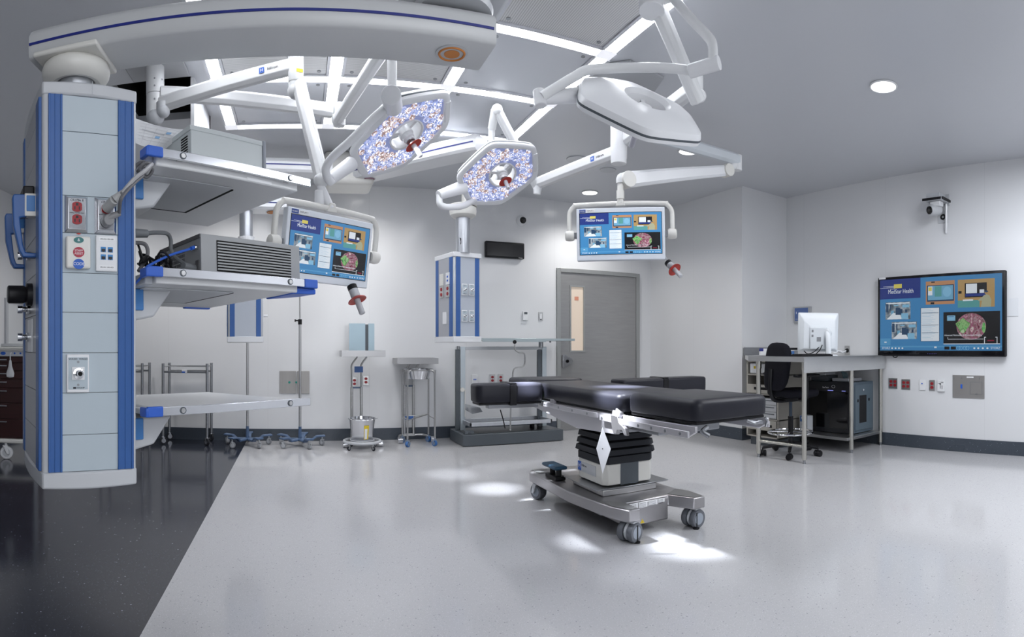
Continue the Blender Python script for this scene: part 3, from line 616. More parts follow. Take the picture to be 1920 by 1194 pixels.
# ---------------------------------------------------------------- equipment on the shelves
t = thing('control_unit','pale grey steel equipment case with black side vents on the top pendant shelf','equipment', T1@V(.36,.3,.012), rs)
B = T1@Matrix.Translation((0,0,.0125))
MB().box((.20,.15,.006),(.52,.55,.165),B).build('case', mat('case_grey',(.58,.62,.63),.45), t, bevel=.003)
MB().box((.195,.147,.150),(.526,.553,.168),B).build('lid', mat('case_grey'), t, bevel=.002)
MB().box((.518,.143,.0),(.532,.55,.170),B).build('front_bezel', mat('bezel_grey',(.27,.29,.33),.45), t, bevel=.003)
q = MB()
for k in range(10): q.box((.1985,.175,.045+k*.0098),(.2005,.225,.050+k*.0098),B); q.box((.1985,.38,.045+k*.0098),(.2005,.43,.050+k*.0098),B)
q.box((.1985,.165,.005),(.2005,.225,.035),B); q.build('vent_slots', hole, t, smooth=False)
q = MB(); [q.cyl(B@V(x,y,-.001),B@V(x,y,.008),.014,seg=14) for x,y in ((.23,.18),(.49,.18),(.23,.52),(.49,.52))]; q.build('foot', black, t)
t = thing('video_processor','grey projector-like unit with horizontal louvres on the middle pendant shelf','equipment', T2@V(.42,.3,.012), rs)
B = T2@Matrix.Translation((0,0,.0125)); gm = mat('unit_grey',(.29,.30,.31),.5); gm2 = mat('unit_grey_light',(.36,.37,.38),.5)
MB().box((.20,.08,.0),(.645,.40,.142),B).build('case', gm, t, bevel=.004)
MB().box((.199,.076,.0),(.647,.085,.146),B).build('front_frame', gm2, t, bevel=.002)
q = MB()
for k in range(10): q.m = 0; q.box((.265,.070,.022+k*.0105),(.60,.078,.0275+k*.0105),B)
q.m = 1; q.box((.263,.0745,.017),(.602,.0765,.128),B); q.build('louvres', [gm2, hole], t, smooth=False)
q = MB(); q.box((.27,.066,.0),(.335,.080,.014),B).box((.54,.066,.0),(.605,.080,.014),B); q.build('catch', gm2, t, bevel=.002, each=True)
q = MB(); q.m = 1; q.box((.196,.08,.132),(.2005,.40,.146),B); q.m = 0
for i in range(16):
    for j in range(6): q.m = 1; q.box((.1985,.20+i*.0115,.02+j*.016),(.2002,.206+i*.0115,.031+j*.016),B)
q.box((.196,.09,.02),(.2002,.112,.055),B); q.build('connector_panel', [black, mat('vent_dark',(.1,.1,.105),.6)], t, smooth=False)
q = MB(); q.m = 0; q.cyl(B@V(.20,.10,.10),B@V(.185,.10,.10),.008); q.cyl(B@V(.20,.125,.10),B@V(.19,.125,.10),.007); q.build('connector', chrome, t)
# cables
q = MB(); c0 = FM@V(pl[1][0],pl[1][1]+.020,.024); dr = (V(.75,-.15,.55)).normalized()
def plug(cx_,cy_,name):
    a = FM@V(cx_,cy_,.024); b_ = a+(FM.to_3x3()@V(.25,.35,.9)).normalized()*.05; return a,b_
cord1 = thing('equipment_cable','light grey power cord with big plug in the upper socket, rising to the top shelf','cord', FM@V(pl[1][0],pl[1][1]+.024,.02))
a,b_ = plug(pl[1][0],pl[1][1]+.020,'')
MB().cyl(a,b_,.017,.015).cyl(b_,b_+V(.028,-.002,.02),.014,.008).build('plug', mat('plug_grey',(.45,.45,.45),.45), cord1, bevel=.002)
end = T1@V(.0,.08,.0)
MB().tube([b_+V(.026,-.002,.018),P(232,358,1.70),P(252,335,1.72),P(272,320,1.76),P(285,308,1.84),P(275,325,1.87),P(290,312,1.95),T1@V(.19,.24,.05)],.0065,8,6).build('cable', mat('cable_grey',(.4,.4,.41),.5), cord1)
cord2 = thing('equipment_cable','darker grey power cord with angled plug in the lower socket, rising to the top shelf','cord', FM@V(pl[1][0],pl[1][1]-.02,.02))
a,b_ = plug(pl[1][0],pl[1][1]-.02,''); b_ = a+(FM.to_3x3()@V(.0,.0,1))*.032
MB().cyl(a,b_,.019,.017).cyl(b_-(FM.to_3x3()@V(.012,0,.014)),b_+V(.028,.018,.022),.012,.009).build('plug', mat('plug_dark',(.24,.24,.25),.45), cord2, bevel=.002)
MB().tube([b_+V(.026,.016,.02),P(226,376,1.68),P(236,360,1.69),P(255,340,1.73),P(268,328,1.78),P(262,315,1.85),P(280,306,1.88),T1@V(.19,.26,.03)],.0055,8,6).build('cable', mat('cable_dark',(.14,.14,.15),.5), cord2)
q = MB(); q.tube([P(247,330,1.88),P(256,310,1.87),P(270,304,1.86),P(262,320,1.87),P(275,332,1.88),P(286,318,1.87),P(270,312,1.86),P(258,322,1.88)],.006,8,6)
one('cable', q, mat('cable_dark'), 'dark grey cable tangled at the left end of the top shelf', 'cable')
q = MB(); q.m = 0; a = P(258,437,2.0); b_ = P(276,438,2.02); q.cyl(P(252,437,2.0),b_,.016,.014); q.tube([b_,P(290,436,2.05),P(313,438,2.08),P(320,450,2.1),P(321,468,2.1),P(330,483,2.1),T2@V(.185,.12,.04)],.0075,8,6); q.cyl(T2@V(.14,.10,.045),T2@V(.2,.12,.04),.012,.015)
one('cable', q, mat('cable_grey2',(.16,.17,.18),.5), 'thick grey power cable looping into the louvred unit on the middle shelf', 'cable')
q = MB(); q.tube([T2@V(.185,.10,.11),P(352,468,2.03),P(320,478,1.99),P(290,492,1.93),P(274,502,1.91),P(269,515,1.90),T2@V(-.06,.165,-.06)],.0045,8,6); q.cyl(T2@V(.185,.10,.1125),P(358,466,2.03),.007)
one('cable', q, blue2, 'bright blue network cable from the louvred unit to the column', 'cable')
for k in range(5):
    pts = []
    for i in range(7):
        pts.append(P(262+i*9+random.uniform(-6,6), 497-abs(3-i)*random.uniform(-2,9)+random.uniform(-14,8), 2.0+random.uniform(-.05,.12)))
    pts.append(T2@V(.18,.25+.02*k,.04)); q = MB(); q.tube(pts,.0042,7,6)
    one('cable', q, black, 'black cable coiled in the tangle behind the blue cable on the middle shelf', 'cable', group='black cables on the middle shelf')
q = MB(); q.tube([P(254,455,2.02),P(272,458,2.02),P(277,475,2.02),P(268,495,2.0),P(260,508,1.98)],.007,8,6)
one('cable', q, mat('cable_dark'), 'short dark grey cable curving down beside the column above the middle shelf', 'cable')
# chart sheets
def sheetp(name, cs, label, n=6, marks=()):
    t_ = MB(); A,B_,C_,D2 = cs; rows_ = []
    for i in range(n+1):
        l = A.lerp(D2,i/n); r_ = B_.lerp(C_,i/n); rows_.append([l.lerp(r_,j/n)+Vector((0,0,-.012*math.sin(PI*j/n))) for j in range(n+1)])
    def pt(u,v): l = A.lerp(D2,v); r_ = B_.lerp(C_,v); return l.lerp(r_,u)+Vector((0,0,-.012*math.sin(PI*u)))
    for i in range(n):
        for j in range(n): t_._add([rows_[i][j],rows_[i][j+1],rows_[i+1][j+1],rows_[i+1][j]],[(0,1,2,3)])
    cm_ = (A+B_+C_+D2)/4; nrm = (B_-A).cross(D2-A).normalized(); to = (Vector((0,0,CAMH))-cm_); sg = 1 if nrm.dot(to) > 0 else -1
    T_ = thing(name, label, 'paper', cm_); t_.build('sheet', paper, T_)
    for mi, rects in marks:
        q = MB()
        for u0,v0,u1,v1 in rects: q._add([pt(u,v)+nrm*sg*.0015 for u,v in ((u0,v0),(u1,v0),(u1,v1),(u0,v1))],[(0,1,2,3)])
        q.build('printed_mark', mi, T_, smooth=False)
    return T_
sheetp('chart_sheet',(P(252,221,2.02),P(354,243,2.3),P(312,278,2.2),P(250,266,2.0)),'printed paper chart with blue boxes lying behind the top equipment case',
   marks=[(mat('pale_ink',(.5,.51,.54),.7),[(.1,.12+.13*k,.85,.13+.13*k) for k in range(6)]+[(.2+.2*k,.1,.205+.2*k,.9) for k in range(4)]+[(.15,.32,.6,.37)]),(mat('pale_blue_ink',(.25,.45,.7),.7),[(.45,.45,.55,.55),(.62,.2,.72,.3)])])
sheetp('chart_sheet',(P(55,243,2.12),P(70,208,1.98),P(58,300,1.98),P(50,352,2.12)),'loose white paper sheets clipped to the left side of the near column',
   marks=[(mat('pale_ink'),[(.1,.1+.1*k,.9,.11+.1*k) for k in range(8)]),(mat('pale_blue_ink'),[(.1,.0,.3,.05),(.6,.0,.8,.05)])])
# ================================================================ far pendants
def far_head(t, o, rot, w, d, z0, z1, detail=True):
    M = rotz(rot, o)
    MB().box((0,0,z0+.05),(w,d,z1-.04),M).build('column_housing', lgrey, t, bevel=.012)
    MB().prism([(-.006,-.006),(w/2,-.02),(w+.006,-.006),(w+.006,d+.006),(-.006,d+.006)],z0,z0+.055,M).build('column_cap', white2, t, bevel=.005)
    MB().prism([(-.006,-.006),(w/2,-.02),(w+.006,-.006),(w+.006,d+.006),(-.006,d+.006)],z1-.045,z1,M).build('column_cap', white2, t, bevel=.005)
    for a,b_ in ((.02,.065),(w-.065,w-.02)): MB().box((a,-.008,z0+.055),(b_,.004,z1-.045),M).build('blue_strip', blue, t, bevel=.001)
    MB().box((.065,-.005,z0+.055),(w-.065,.004,z1-.045),M).build('front_panel', mat('pale_grey_panel',(.48,.52,.58),.35), t)
    for a,b_ in ((.02,.075),(d-.075,d-.02)): MB().box((-.008,a,z0+.055),(.004,b_,z1-.045),M).build('blue_strip', blue, t, bevel=.001)
    MB().box((-.005,.075,z0+.055),(.004,d-.075,z1-.045),M).build('side_panel', panelg, t)
    return M
t = thing('equipment_pendant','far ceiling pendant with blue striped column hanging above the grey platform','pendant',(1.53,5.2,1.17))
c0 = P(851,641,5.22); rr = math.radians(14)
M = far_head(t, (c0.x,c0.y,0), rr, .285, .36, 1.165, 1.985)
fM = M@Matrix.Rotation(PI/2,4,'X'); sM = M@Matrix(((0,0,-1,0),(-1,0,0,0),(0,1,0,0),(0,0,0,1)))
for zz in (1.645,1.405):
    for xx in (.103,.178): gas_plate(fM,xx,zz,.058,.105,t,'MED AIR')
for k,(xx,zz) in enumerate(((-.10,1.75),(-.22,1.75),(-.10,1.635),(-.22,1.635),(-.16,1.39))):
    q = MB().box((xx-.035,zz-.055,.005),(xx+.035,zz+.055,.011),sM); o = q.build('outlet_plate' if k in (2,3) else 'cover_plate', [white,cream,steel,steel,white][k], t, bevel=.001)
    if k in (2,3):
        for dy in (-.024,.024): MB().disc((xx,zz+dy,.011),.017,sM,.003).build('socket', red, o)
    if k == 0:
        for dy in (-.018,.018): MB().box((xx-.012,zz+dy-.01,.011),(xx+.012,zz+dy+.008,.013),sM).build('jack', blue2, o)
tx = P(868,600,5.30); TM = Matrix.Translation((tx.x,tx.y,0))
MB().lathe([(.065,1.98),(.065,2.36)],TM).build('support_tube', alum, t)
q = MB(); q.lathe([(.067,2.30),(.095,2.305),(.118,2.325),(.126,2.36),(.122,2.395),(.10,2.41)],TM,32); q.build('brake_joint', cream, t)
q = MB(); q.lathe([(.13,2.405),(.13,2.42)],TM,28).lathe([(.07,2.42),(.07,2.80)],TM@Matrix.Translation((.06,0,0)),28); q.build('upper_joint', cream, t)
lp = P(866,452,5.24); lM = frame((lp.x,lp.y,lp.z),(1,0,0),(0,0,1))
q = MB(); q.m=1; q.prism([(-.022,.03),(-.012,.03),(-.004,.018),(.0,.0),(-.01,-.03),(-.016,-.03),(-.012,-.005)],.0,.001,lM); q.m=0; q.prism([(.004,-.03),(.04,-.03),(.04,.032),(.004,.032)],-.001,.0005,lM); q.m=2; q.prism([(.006,.02),(.03,.02),(.03,.03),(.006,.03)],.0005,.001,lM); q.build('warning_label', [whiteink,ink,red], t, smooth=False)
def big_beam(t, p0, p1, zb, h=.13, w=.26, stripe=True, label_at=None, lm=orange):
    p0, p1 = Vector((p0[0],p0[1],0)), Vector((p1[0],p1[1],0)); L_ = (p1-p0).length; M = frame((p0.x,p0.y,0),(p1-p0),Vector((0,0,1)).cross(p1-p0))
    pr = [(-w/2+.02,zb),(w/2-.02,zb),(w/2,zb+.02),(w/2,zb+h*.65),(w/2-.05,zb+h),(-w/2+.05,zb+h),(-w/2,zb+h*.65),(-w/2,zb+.02)]
    MB().loft([[M@V(x,y*k,zb+(z-zb)*kk) for y,z in pr] for x,k,kk in ((0,.93,.95),(.03,1,1),(L_-.03,1,1),(L_,.93,.95))]).build('arm_beam', white, t, ang=30)
    if stripe: 
        for sy in (-1,1): MB().box((.02,sy*(w/2+.003),zb+h*.42),(L_-.02,sy*(w/2-.004),zb+h*.42+.011),M).build('stripe', navy, t, smooth=False)
    if label_at is not None:
        R_ = M@Matrix.Translation((label_at,0,zb-.001)); q = MB(); q.m = 0; q.lathe([(.065,0),(.065,-.002)],R_,28); q.m = 1; q.torus((0,0,-.003),.05,.006,R_,32,6); q.disc((0,0,-.004),.035,R_,.002,28); q.build('rotation_mark', [lgrey, lm], t)
lab = P(692,335,5.77); e1 = P(905,322,5.02); ed = Vector((e1.x-lab.x,e1.y-lab.y,0)).normalized(); e0 = lab-ed*.19
big_beam(t, e0, e1, 2.80, .15, .27, True, .19, purple)
hub = P(640,300,5.62)
t2 = thing('ceiling_mount','rounded cream ceiling hub box behind the near round-holed lamp','ceiling mount',(hub.x+.1,hub.y,H-.32))
q = MB(); q.box((hub.x-.16,hub.y+.10,2.74),(hub.x+.34,hub.y+.52,H-.001)); q.build('hub_cover', cream, t2, bevel=.05, seg=4)
t = thing('equipment_pendant','small far pendant with blue striped column seen below the middle shelf','pendant',(-.4,5.55,1.17))
c0 = P(427,642,5.4); M = far_head(t, (c0.x,c0.y,0), math.radians(6), .33, .34, 1.165, 1.80)
sR = M@Matrix.Translation((.33,0,0))
MB().cyl(sR@V(.0,.12,1.42),sR@V(.05,.12,1.42),.012).box((-.003,.06,1.35),(.008,.18,1.6),sR).build('gas_connector', white, t)
MB().box((-.34,.08,1.32),(-.332,.25,1.5),sR).build('dark_fitting', charcoal, t)
tc_ = M@V(.175,.17,0); TM = Matrix.Translation((tc_.x,tc_.y,0))
MB().lathe([(.065,1.79),(.065,2.50)],TM).build('support_tube', alum, t)
q = MB(); q.lathe([(.08,2.14),(.08,2.18)],TM); q.build('tube_collar', white, t)
lb = P(511,398,5.6); dr_ = Vector((lb.x-tc_.x, lb.y-tc_.y,0)).normalized(); p1 = Vector((lb.x,lb.y,0))+dr_*.12; p0 = Vector((tc_.x,tc_.y,0))-dr_*.2
big_beam(t, p1, p0, 2.43, .13, .24, True, .12, orange)
MB().lathe([(.09,2.55),(.09,2.80)],Matrix.Translation((lb.x,lb.y,0))).build('elbow_joint', white, t)
big_beam(t, Vector((lb.x,lb.y,0))-dr_*.15, Vector((hub.x-.1,hub.y+.05,0)), 2.79, .14, .24)
# ================================================================ display and lamp carriers
armw = mat('arm_enamel',(.76,.77,.78),.3)
def mount(px0_, d, zb, r, label, plw=.21, hexp=False, bolts=True):
    a = az(px0_); x,y = d*math.sin(a), d*math.cos(a); M = Matrix.Translation((x,y,0)); t = thing('ceiling_mount', label, 'ceiling mount', (x,y,zb))
    pm_ = mat('mount_plate',(.42,.43,.45),.45)
    if hexp: MB().prism([(plw*math.cos(k*PI/3+.2),plw*math.sin(k*PI/3+.2)) for k in range(6)],H-.018,H-.001,M).build('cover_plate', pm_, t, bevel=.004)
    else: MB().box((-plw,-plw*.9,H-.018),(plw,plw*.9,H-.001),M).build('cover_plate', pm_, t, bevel=.02)
    zm = (zb+H)/2-.03
    MB().lathe([(r*1.0,zm+.004),(r*1.0,H-.018)],M,32).build('upper_tube', armw, t); MB().lathe([(r*.98,zb),(r*.98,zm)],M,32).build('lower_tube', armw, t)
    q = MB(); [q.lathe([(.006,0),(.006,.003)],M@Matrix.Rotation(-1.4+k*.9,4,'Z')@Matrix.Translation((r-.001,0,z_))@Matrix.Rotation(PI/2,4,'Y'),10) for k in range(3) for z_ in (zm-.05,zm+.04,H-.12)]; q.build('bolt', steelD, t)
    return t, Vector((x,y,0))
mL, pL_ = mount(291,4.0,2.71,.063,'white ceiling tube with square grey plate at left carrying two arms')
mR, pR_ = mount(1160,4.25,2.50,.062,'white ceiling tube with hexagonal grey plate behind the white lamp',.34,True)
def logo(t, p, dirx, size=.05, off=.041):
    """blue square mark with a wordmark, on the camera side of an arm"""
    p = Vector(p); x = Vector(dirx).normalized(); M = frame(p, x, (0,0,1))
    if M.col[2].xyz.dot(Vector((0,0,CAMH))-p) < 0: M = frame(p, -x, (0,0,1))
    M = Matrix.Translation(M.col[2].xyz*off)@M
    q = MB(); q.m = 0; q.box((-size*.45,-size*.45,0),(size*.45,size*.45,.0015),M); q.m = 1; q.text('H', M@Matrix.Translation((0,0,.002)), size*.7); q.build('logo_square', [royal, whiteink], t, smooth=False); q = MB(); q.m = 2; q.text('Hillrom.', M@Matrix.Translation((size*2.0,0,.0005)), size*.62)
    q.build('wordmark', [royal, whiteink, ink], t, smooth=False)
def handle_cup(p, d, t, s=1., dark=True):
    """sterile handle: cap, grey body, red guard, clear grip; axis d"""
    M = Matrix.Translation(Vector(p))@Vector(d).to_track_quat('Z','Y').to_matrix().to_4x4()@Matrix.Scale(s,4)
    o = MB().lathe([(.022,0),(.026,.004),(.026,.05),(.02,.06)],M,22).build('handle_body', greypl, t)
    if dark: MB().lathe([(.022,-.018),(.027,-.014),(.027,.012)],M,22).build('handle_cap', black, o)
    q = MB(); q.lathe([(.018,.062),(.03,.060),(.05,.072),(.052,.077),(.03,.07),(.018,.07)],M,26); q.build('handle_guard', redpl, o)
    MB().lathe([(.0165,.06),(.0165,.155),(.013,.158)],M,18).build('grip', mat('frosted_grip',(.5,.51,.54),.3), o)
# ---- screens
DB = mat('scr_navy',(.01,.01,.01),.25,emit=(.018,.035,.26),es=.9); LB = mat('scr_blue',(.01,.01,.01),.25,emit=(.05,.27,.62),es=.85)
def scrset(k, tag):
    e = lambda n,c,s_: mat(f'{n}_{tag}',(.01,.01,.01),.25,emit=c,es=s_*k)
    return [e('scr_blue',(.055,.26,.56),.9), e('scr_navy',(.016,.04,.25),.9), e('scr_white',(.80,.87,.95),.95), e('scr_yellow',(.85,.75,.15),.8),
        cells('scr_orgrey_'+tag,[(.03,.06,.10),(.16,.22,.28),(.38,.45,.52),(.6,.66,.72)],22,.8*k,False,.25,4), e('scr_tan',(.55,.36,.14),.8), e('scr_black',(.003,.003,.006),.5),
        cells('scr_scope_'+tag,[(.03,.01,.02),(.30,.05,.10),(.50,.32,.38),(.22,.10,.10),(.45,.12,.25),(.75,.68,.62)],16 if tag == 'wall' else 38,.8*k,False,.25,3), e('scr_teal',(.12,.42,.42),.8), e('scr_sky',(.20,.50,.75),.8), e('scr_cyan',(.25,.55,.8),.9), e('scr_darkblue',(.02,.07,.16),.8), e('scr_gown',(.5,.52,.35),.8), e('scr_bar',(.10,.36,.66),.9), e('scr_orange',(.62,.32,.16),.8), e('scr_red',(.35,.01,.05),.8), cells('scr_green_'+tag,[(.02,.12,.02),(.10,.55,.12),(.35,.62,.25),(.06,.30,.05),(.55,.75,.45)],14 if tag == 'wall' else 34,.8*k,False,.25,3)]
def screen(t, M, w, h, tag, k):
    """M: origin top-left of the picture, x right, y up, z out of the glass"""
    S = scrset(k, tag); q = MB()
    def R(m_,u0,v0,u1,v1,z=.0006): q.m = m_; q.box((u0*w,-v1*h,0),(u1*w,-v0*h,z),M)
    R(0,0,0,1,1,.0004); R(1,0,0,.355,.275)
    for k_ in range(3): R(2,.03+.03*k_,.095+.018*k_,.13,.100+.018*k_,.0012)
    R(3,.125,.07,.195,.128,.0012); R(2,.0,.115,.06,.118,.0012)
    q.m = 2; q.text('MedStar Health', M@Matrix.Translation((.185*w,-.175*h,.0012)), .085*h, sx=.95*.245*w/(.085*h*6.6)*1.0)
    R(14,.40,.06,.635,.375); R(11,.41,.115,.63,.335,.001); R(9,.418,.125,.622,.315,.0014); R(2,.42,.13,.455,.25,.0018); R(3,.422,.14,.45,.19,.002); R(8,.475,.13,.53,.27,.0018)
    q.m = 10; q.disc((.575*w,-.21*h,.0015),.035*w,M,.0008,16,.07*h); R(6,.44,.345,.47,.37,.001); R(6,.445,.065,.475,.08,.001)
    R(5,.66,.06,.945,.43); R(6,.715,.11,.885,.30,.001); R(2,.725,.12,.81,.245,.0014); R(2,.83,.20,.865,.245,.0014); R(1,.72,.25,.88,.285,.0014); R(8,.66,.335,.83,.43,.0014); R(2,.70,.325,.78,.345,.0018); R(6,.665,.21,.69,.245,.001)
    q.m = 12; q.prism([(.84*w,-.43*h),(.915*w,-.43*h),(.92*w,-.34*h),(.905*w,-.285*h),(.885*w,-.265*h),(.865*w,-.275*h),(.85*w,-.30*h),(.82*w,-.335*h),(.82*w,-.35*h),(.85*w,-.345*h)],0,.0022,M); q.m = 5; q.disc((.882*w,-.245*h,.0018),.013*w,M,.0006,14,.022*h); q.m = 11; q.disc((.882*w,-.228*h,.002),.014*w,M,.0006,14,.013*h)
    R(4,.05,.32,.27,.565); R(4,.105,.60,.325,.84)
    for du,dv in ((0,0),(.055,.28)):
        for a_,b_,c_,d_,m_ in ((.055,.33,.262,.345,2),(.09,.352,.10,.43,11),(.125,.36,.165,.375,10),(.20,.36,.26,.40,10),(.175,.42,.20,.50,11),(.225,.43,.24,.47,11),(.10,.44,.125,.50,9),(.21,.49,.225,.55,11)): R(m_,a_+du,b_+dv,c_+du,d_+dv,.0008)
    for du,dv in ((0,0),(.055,.28)): q.m = 2; q.prism([((.06+du)*w,-(.56+dv)*h),((.12+du)*w,-(.47+dv)*h),((.17+du)*w,-(.48+dv)*h),((.2+du)*w,-(.56+dv)*h)],0,.0009,M); R(10,.19+du,.48+dv,.25+du,.56+dv,.0009); R(11,.14+du,.40+dv,.18+du,.5+dv,.0011); R(11,.055+du,.34+dv,.075+du,.46+dv,.0011)
    R(6,.357,.417,.513,.873,.0006); R(2,.36,.42,.51,.87,.0009)
    for v in (.485,.65,.755): R(11,.365,v,.505,v+.006,.0012)
    for j in range(22): R(10,.37,.44+.019*j,.37+.12*(.6+.4*((j*7)%5)/5),.443+.019*j,.0011)
    R(6,.545,.485,.985,.91); q.m = 7; q.disc((.765*w,-.68*h,.0004),.115*w,M,.0008,36,.175*h); q.m = 16; q.prism([(.70*w+.05*w*math.cos(a)*(1+.25*math.sin(3*a)),-.67*h+.085*h*math.sin(a)*(1+.2*math.cos(4*a))) for a in [2*PI*i/24 for i in range(24)]],0,.0014,M); q.prism([(.862*w+.014*w*math.cos(a),-.70*h+.07*h*math.sin(a)) for a in [2*PI*i/16 for i in range(16)]],0,.0014,M); R(10,.575,.53,.64,.60,.0012); R(1,.585,.545,.63,.55,.0016)
    q.m = 2; q.text('Advanced Multimodal IR Endoscopic Imaging', M@Matrix.Translation((.70*w,-.795*h,.0014)), .03*h); R(2,.58,.845,.86,.85,.0014); R(2,.58,.82,.583,.85,.0014); R(2,.545,.905,.985,.915,.001)
    for a in (.865,.96): R(2,a,.82,a+.005,.905,.0014)
    R(2,.865,.82,.88,.828,.0014); R(2,.95,.82,.965,.828,.0014); R(15,.89,.86,.94,.875,.0014)
    R(13,0,.935,1,.955,.0008); R(0,0,.955,1,1,.0008); R(13,0,.83,.095,.925,.0008); R(2,.04,.875,.06,.89,.0012); R(2,.47,.945,.49,.965,.0014)
    for a in (.553,.605): R(6,a,.945,a+.04,.985,.0012)
    for a in (.653,.705): q.m = 10; q.torus((a*w+.012*w,-.965*h,.001),.014*w,.0012*w,M,12,4); q.torus((a*w+.03*w,-.965*h,.001),.014*w,.0012*w,M,12,4)
    q.m = 2; q.text('STORZ', M@Matrix.Translation((.055*w,-.967*h,.0014)), .042*h); q.text('STORZ', M@Matrix.Translation((.95*w,-.967*h,.0014)), .042*h)
    for a in (.11,.14,.17,.20,.79,.82,.855,.89): q.disc((a*w,-.967*h,.0008),.008*w,M,.0006,10,.012*h)
    return q.build('screen_image', S, t, smooth=False)
def display(t, TLp, TRp, BLp, wR, hR, num, tag, k, yoke_post):
    M = frame(TLp, TRp-TLp, Vector(TLp)-Vector(BLp)); w, h = wR, hR
    MB().box((0,-h,-.05),(w,0,0),M).build('bezel', mat('bezel_white',(.74,.78,.84),.3), t, bevel=.006, seg=3)
    MB().box((.04,-h+.05,-.085),(w-.04,-.05,-.05),M).build('rear_housing', white2, t, bevel=.01)
    MB().box((.020,-h+.040,-.001),(w-.020,-.033,.0012),M).build('glass', blackg, t, smooth=False)
    screen(t, M@Matrix.Translation((.024,-.037,.0014)), w-.048, h-.081, tag, k)
    q = MB(); q.m = 0; q.box((.022,-.030,0),(.066,-.008,.001),M); q.m = 1; q.box((.066,-.030,0),(.135,-.008,.001),M); q.m = 2; q.text(f'DISPLAY {num}', M@Matrix.Translation((.10,-.0185,.0012)), .012); q.m = 1; q.text('STORZ', M@Matrix.Translation((.042,-.020,.0012)), .011); 
    q.build('display_label', [mat('tag_blue',(.03,.07,.3),.5), whiteink, ink], t, smooth=False)
    # yoke: side joints at mid height, tube over the top
    ym = -h*.5; e = .055; yk = MB()
    pts = [M@V(-e,ym,-.03),M@V(-e,-.05,-.03),M@V(-e+.008,-.01,-.03),M@V(-e+.035,.022,-.03),M@V(-.0+.02,.032,-.03),M@V(w/2,.036,-.03),M@V(w-.02,.032,-.03),M@V(w+e-.035,.022,-.03),M@V(w+e-.008,-.01,-.03),M@V(w+e,-.05,-.03),M@V(w+e,ym,-.03)]
    yk.tube(pts,.0165,12,4); yo = yk.build('yoke', cream, t)
    for sx_,x in ((-1,-e),(1,w+e)):
        A = M@Matrix.Translation((x,ym,-.03))@Matrix.Rotation(PI/2*sx_,4,'Y')
        MB().lathe([(.030,-.034),(.036,-.026),(.038,-.004),(.0375,.0),(.038,.004),(.034,.024),(.024,.030)],A,26).build('tilt_joint', cream, yo)
        MB().box((min(x,x-sx_*.055),ym-.022,-.045),(max(x,x-sx_*.055),ym+.022,-.02),M).build('pivot_block', steelD, yo, bevel=.002)
    base = M@V(w/2,.036,-.03)
    q = MB(); q.prism([(-.035,-.02),(.035,-.02),(.018,.03),(-.018,.03)],-.018,.018, frame(base,M.col[0].xyz,M.col[1].xyz)); q.build('yoke_saddle', cream, yo, bevel=.004)
    return M, base
# ---- display 1 (right)
t = thing('hanging_display','right hanging display showing a blue screen, in front of the wall beside the door','display', P(1165,437,4.15))
M1, b1 = display(t, P(1080.5,391.5,4.12), P(1246,387.5,4.10), P(1083.0,490,4.12), .627, .372, 1, 'one', 1.15, None)
kn = P(1165,345,4.15); kn = Vector((b1.x,b1.y,kn.z))
q = MB(); q.cyl(b1,kn+V(0,0,.0),.022); q.cyl(b1+V(0,0,.03),b1+V(0,0,.09),.028); q.build('drop_post', cream, t)
j2 = P(1182,335,4.12); j2.x = kn.x+.05; j2.y = kn.y; e2 = P(1362,320,4.80)
rd = (Vector((e2.x-j2.x,e2.y-j2.y,0))).normalized(); nrm = Vector((-rd.y,rd.x,0)); nrm = -nrm if nrm.dot(Vector((-j2.x,-j2.y,0))) < 0 else nrm
q = MB(); q.tube([kn,kn+V(0,0,.03),Vector((kn.x+.015,kn.y,j2.z+.015)),j2],.03,14,4); q.build('elbow', armw, t)
q = MB(); q.beam(j2,e2,.075,.115,w1=.06,h1=.085); sa = q.build('spring_arm', white, t)
for c_,r_ in ((j2,.058),(e2,.052)):
    MB().cyl(c_-nrm*.042,c_+nrm*.046,r_,seg=30).build('pivot_disc', cream, sa, bevel=.003)
e3 = P(1383,300,4.95); MB().cyl(e2+nrm*-.05,e3+V(0,0,-.03),.03).cyl(V(e3.x,e3.y,e3.z-.09),V(e3.x,e3.y,e3.z+.04),.038).build('elbow', armw, t, bevel=.004)
q = MB(); q.beam(P(1178,243,4.28),e3,.08,.10); q.build('extension_arm', mat('arm_bluish',(.62,.66,.70),.3), t, bevel=.004)
hh = P(1254,494,4.22); handle_cup(hh,(P(1274,515,4.15)-hh),t,1.0); MB().cyl(P(1247,481,4.24),hh,.005).build('handle_stalk', greypl, t)
# ---- display 2 (left)
t = thing('hanging_display','left hanging display, tilted, partly behind the louvred unit on the pendant shelf','display', P(610,460,3.2))
M2, b2_ = display(t, P(541,386,3.02), P(696,418.5,3.36), P(524,517,3.04), .585, .378, 2, 'two', .85, None)
kn = P(599,372,3.2); top = P(600,345,3.2); q = MB(); q.cyl(b2_,top,.023).cyl(P(599,386,3.2),P(599.5,358,3.2),.028); q.build('drop_post', white, t, bevel=.002)
A0 = P(299,197,3.98); A1 = P(552,124,3.48)
top2 = P(557,146,3.48); kk = P(602,338,3.2)
q = MB(); q.beam(A0,A1,.075,.105,h1=.095); q.build('extension_arm', armw, t, bevel=.004)
MB().lathe([(.0,-.10),(.045,-.10),(.047,-.09),(.047,.075),(.04,.085),(.0,.085)],Matrix.Translation(A1+V(.008,0,0)),28).build('knuckle', armw, t)
MB().cyl(A1+V(.008,0,-.10),A1+V(.008,0,-.135),.043).sphere(A1+V(.008,0,-.15),.05).build('pivot_joint', armw, t)
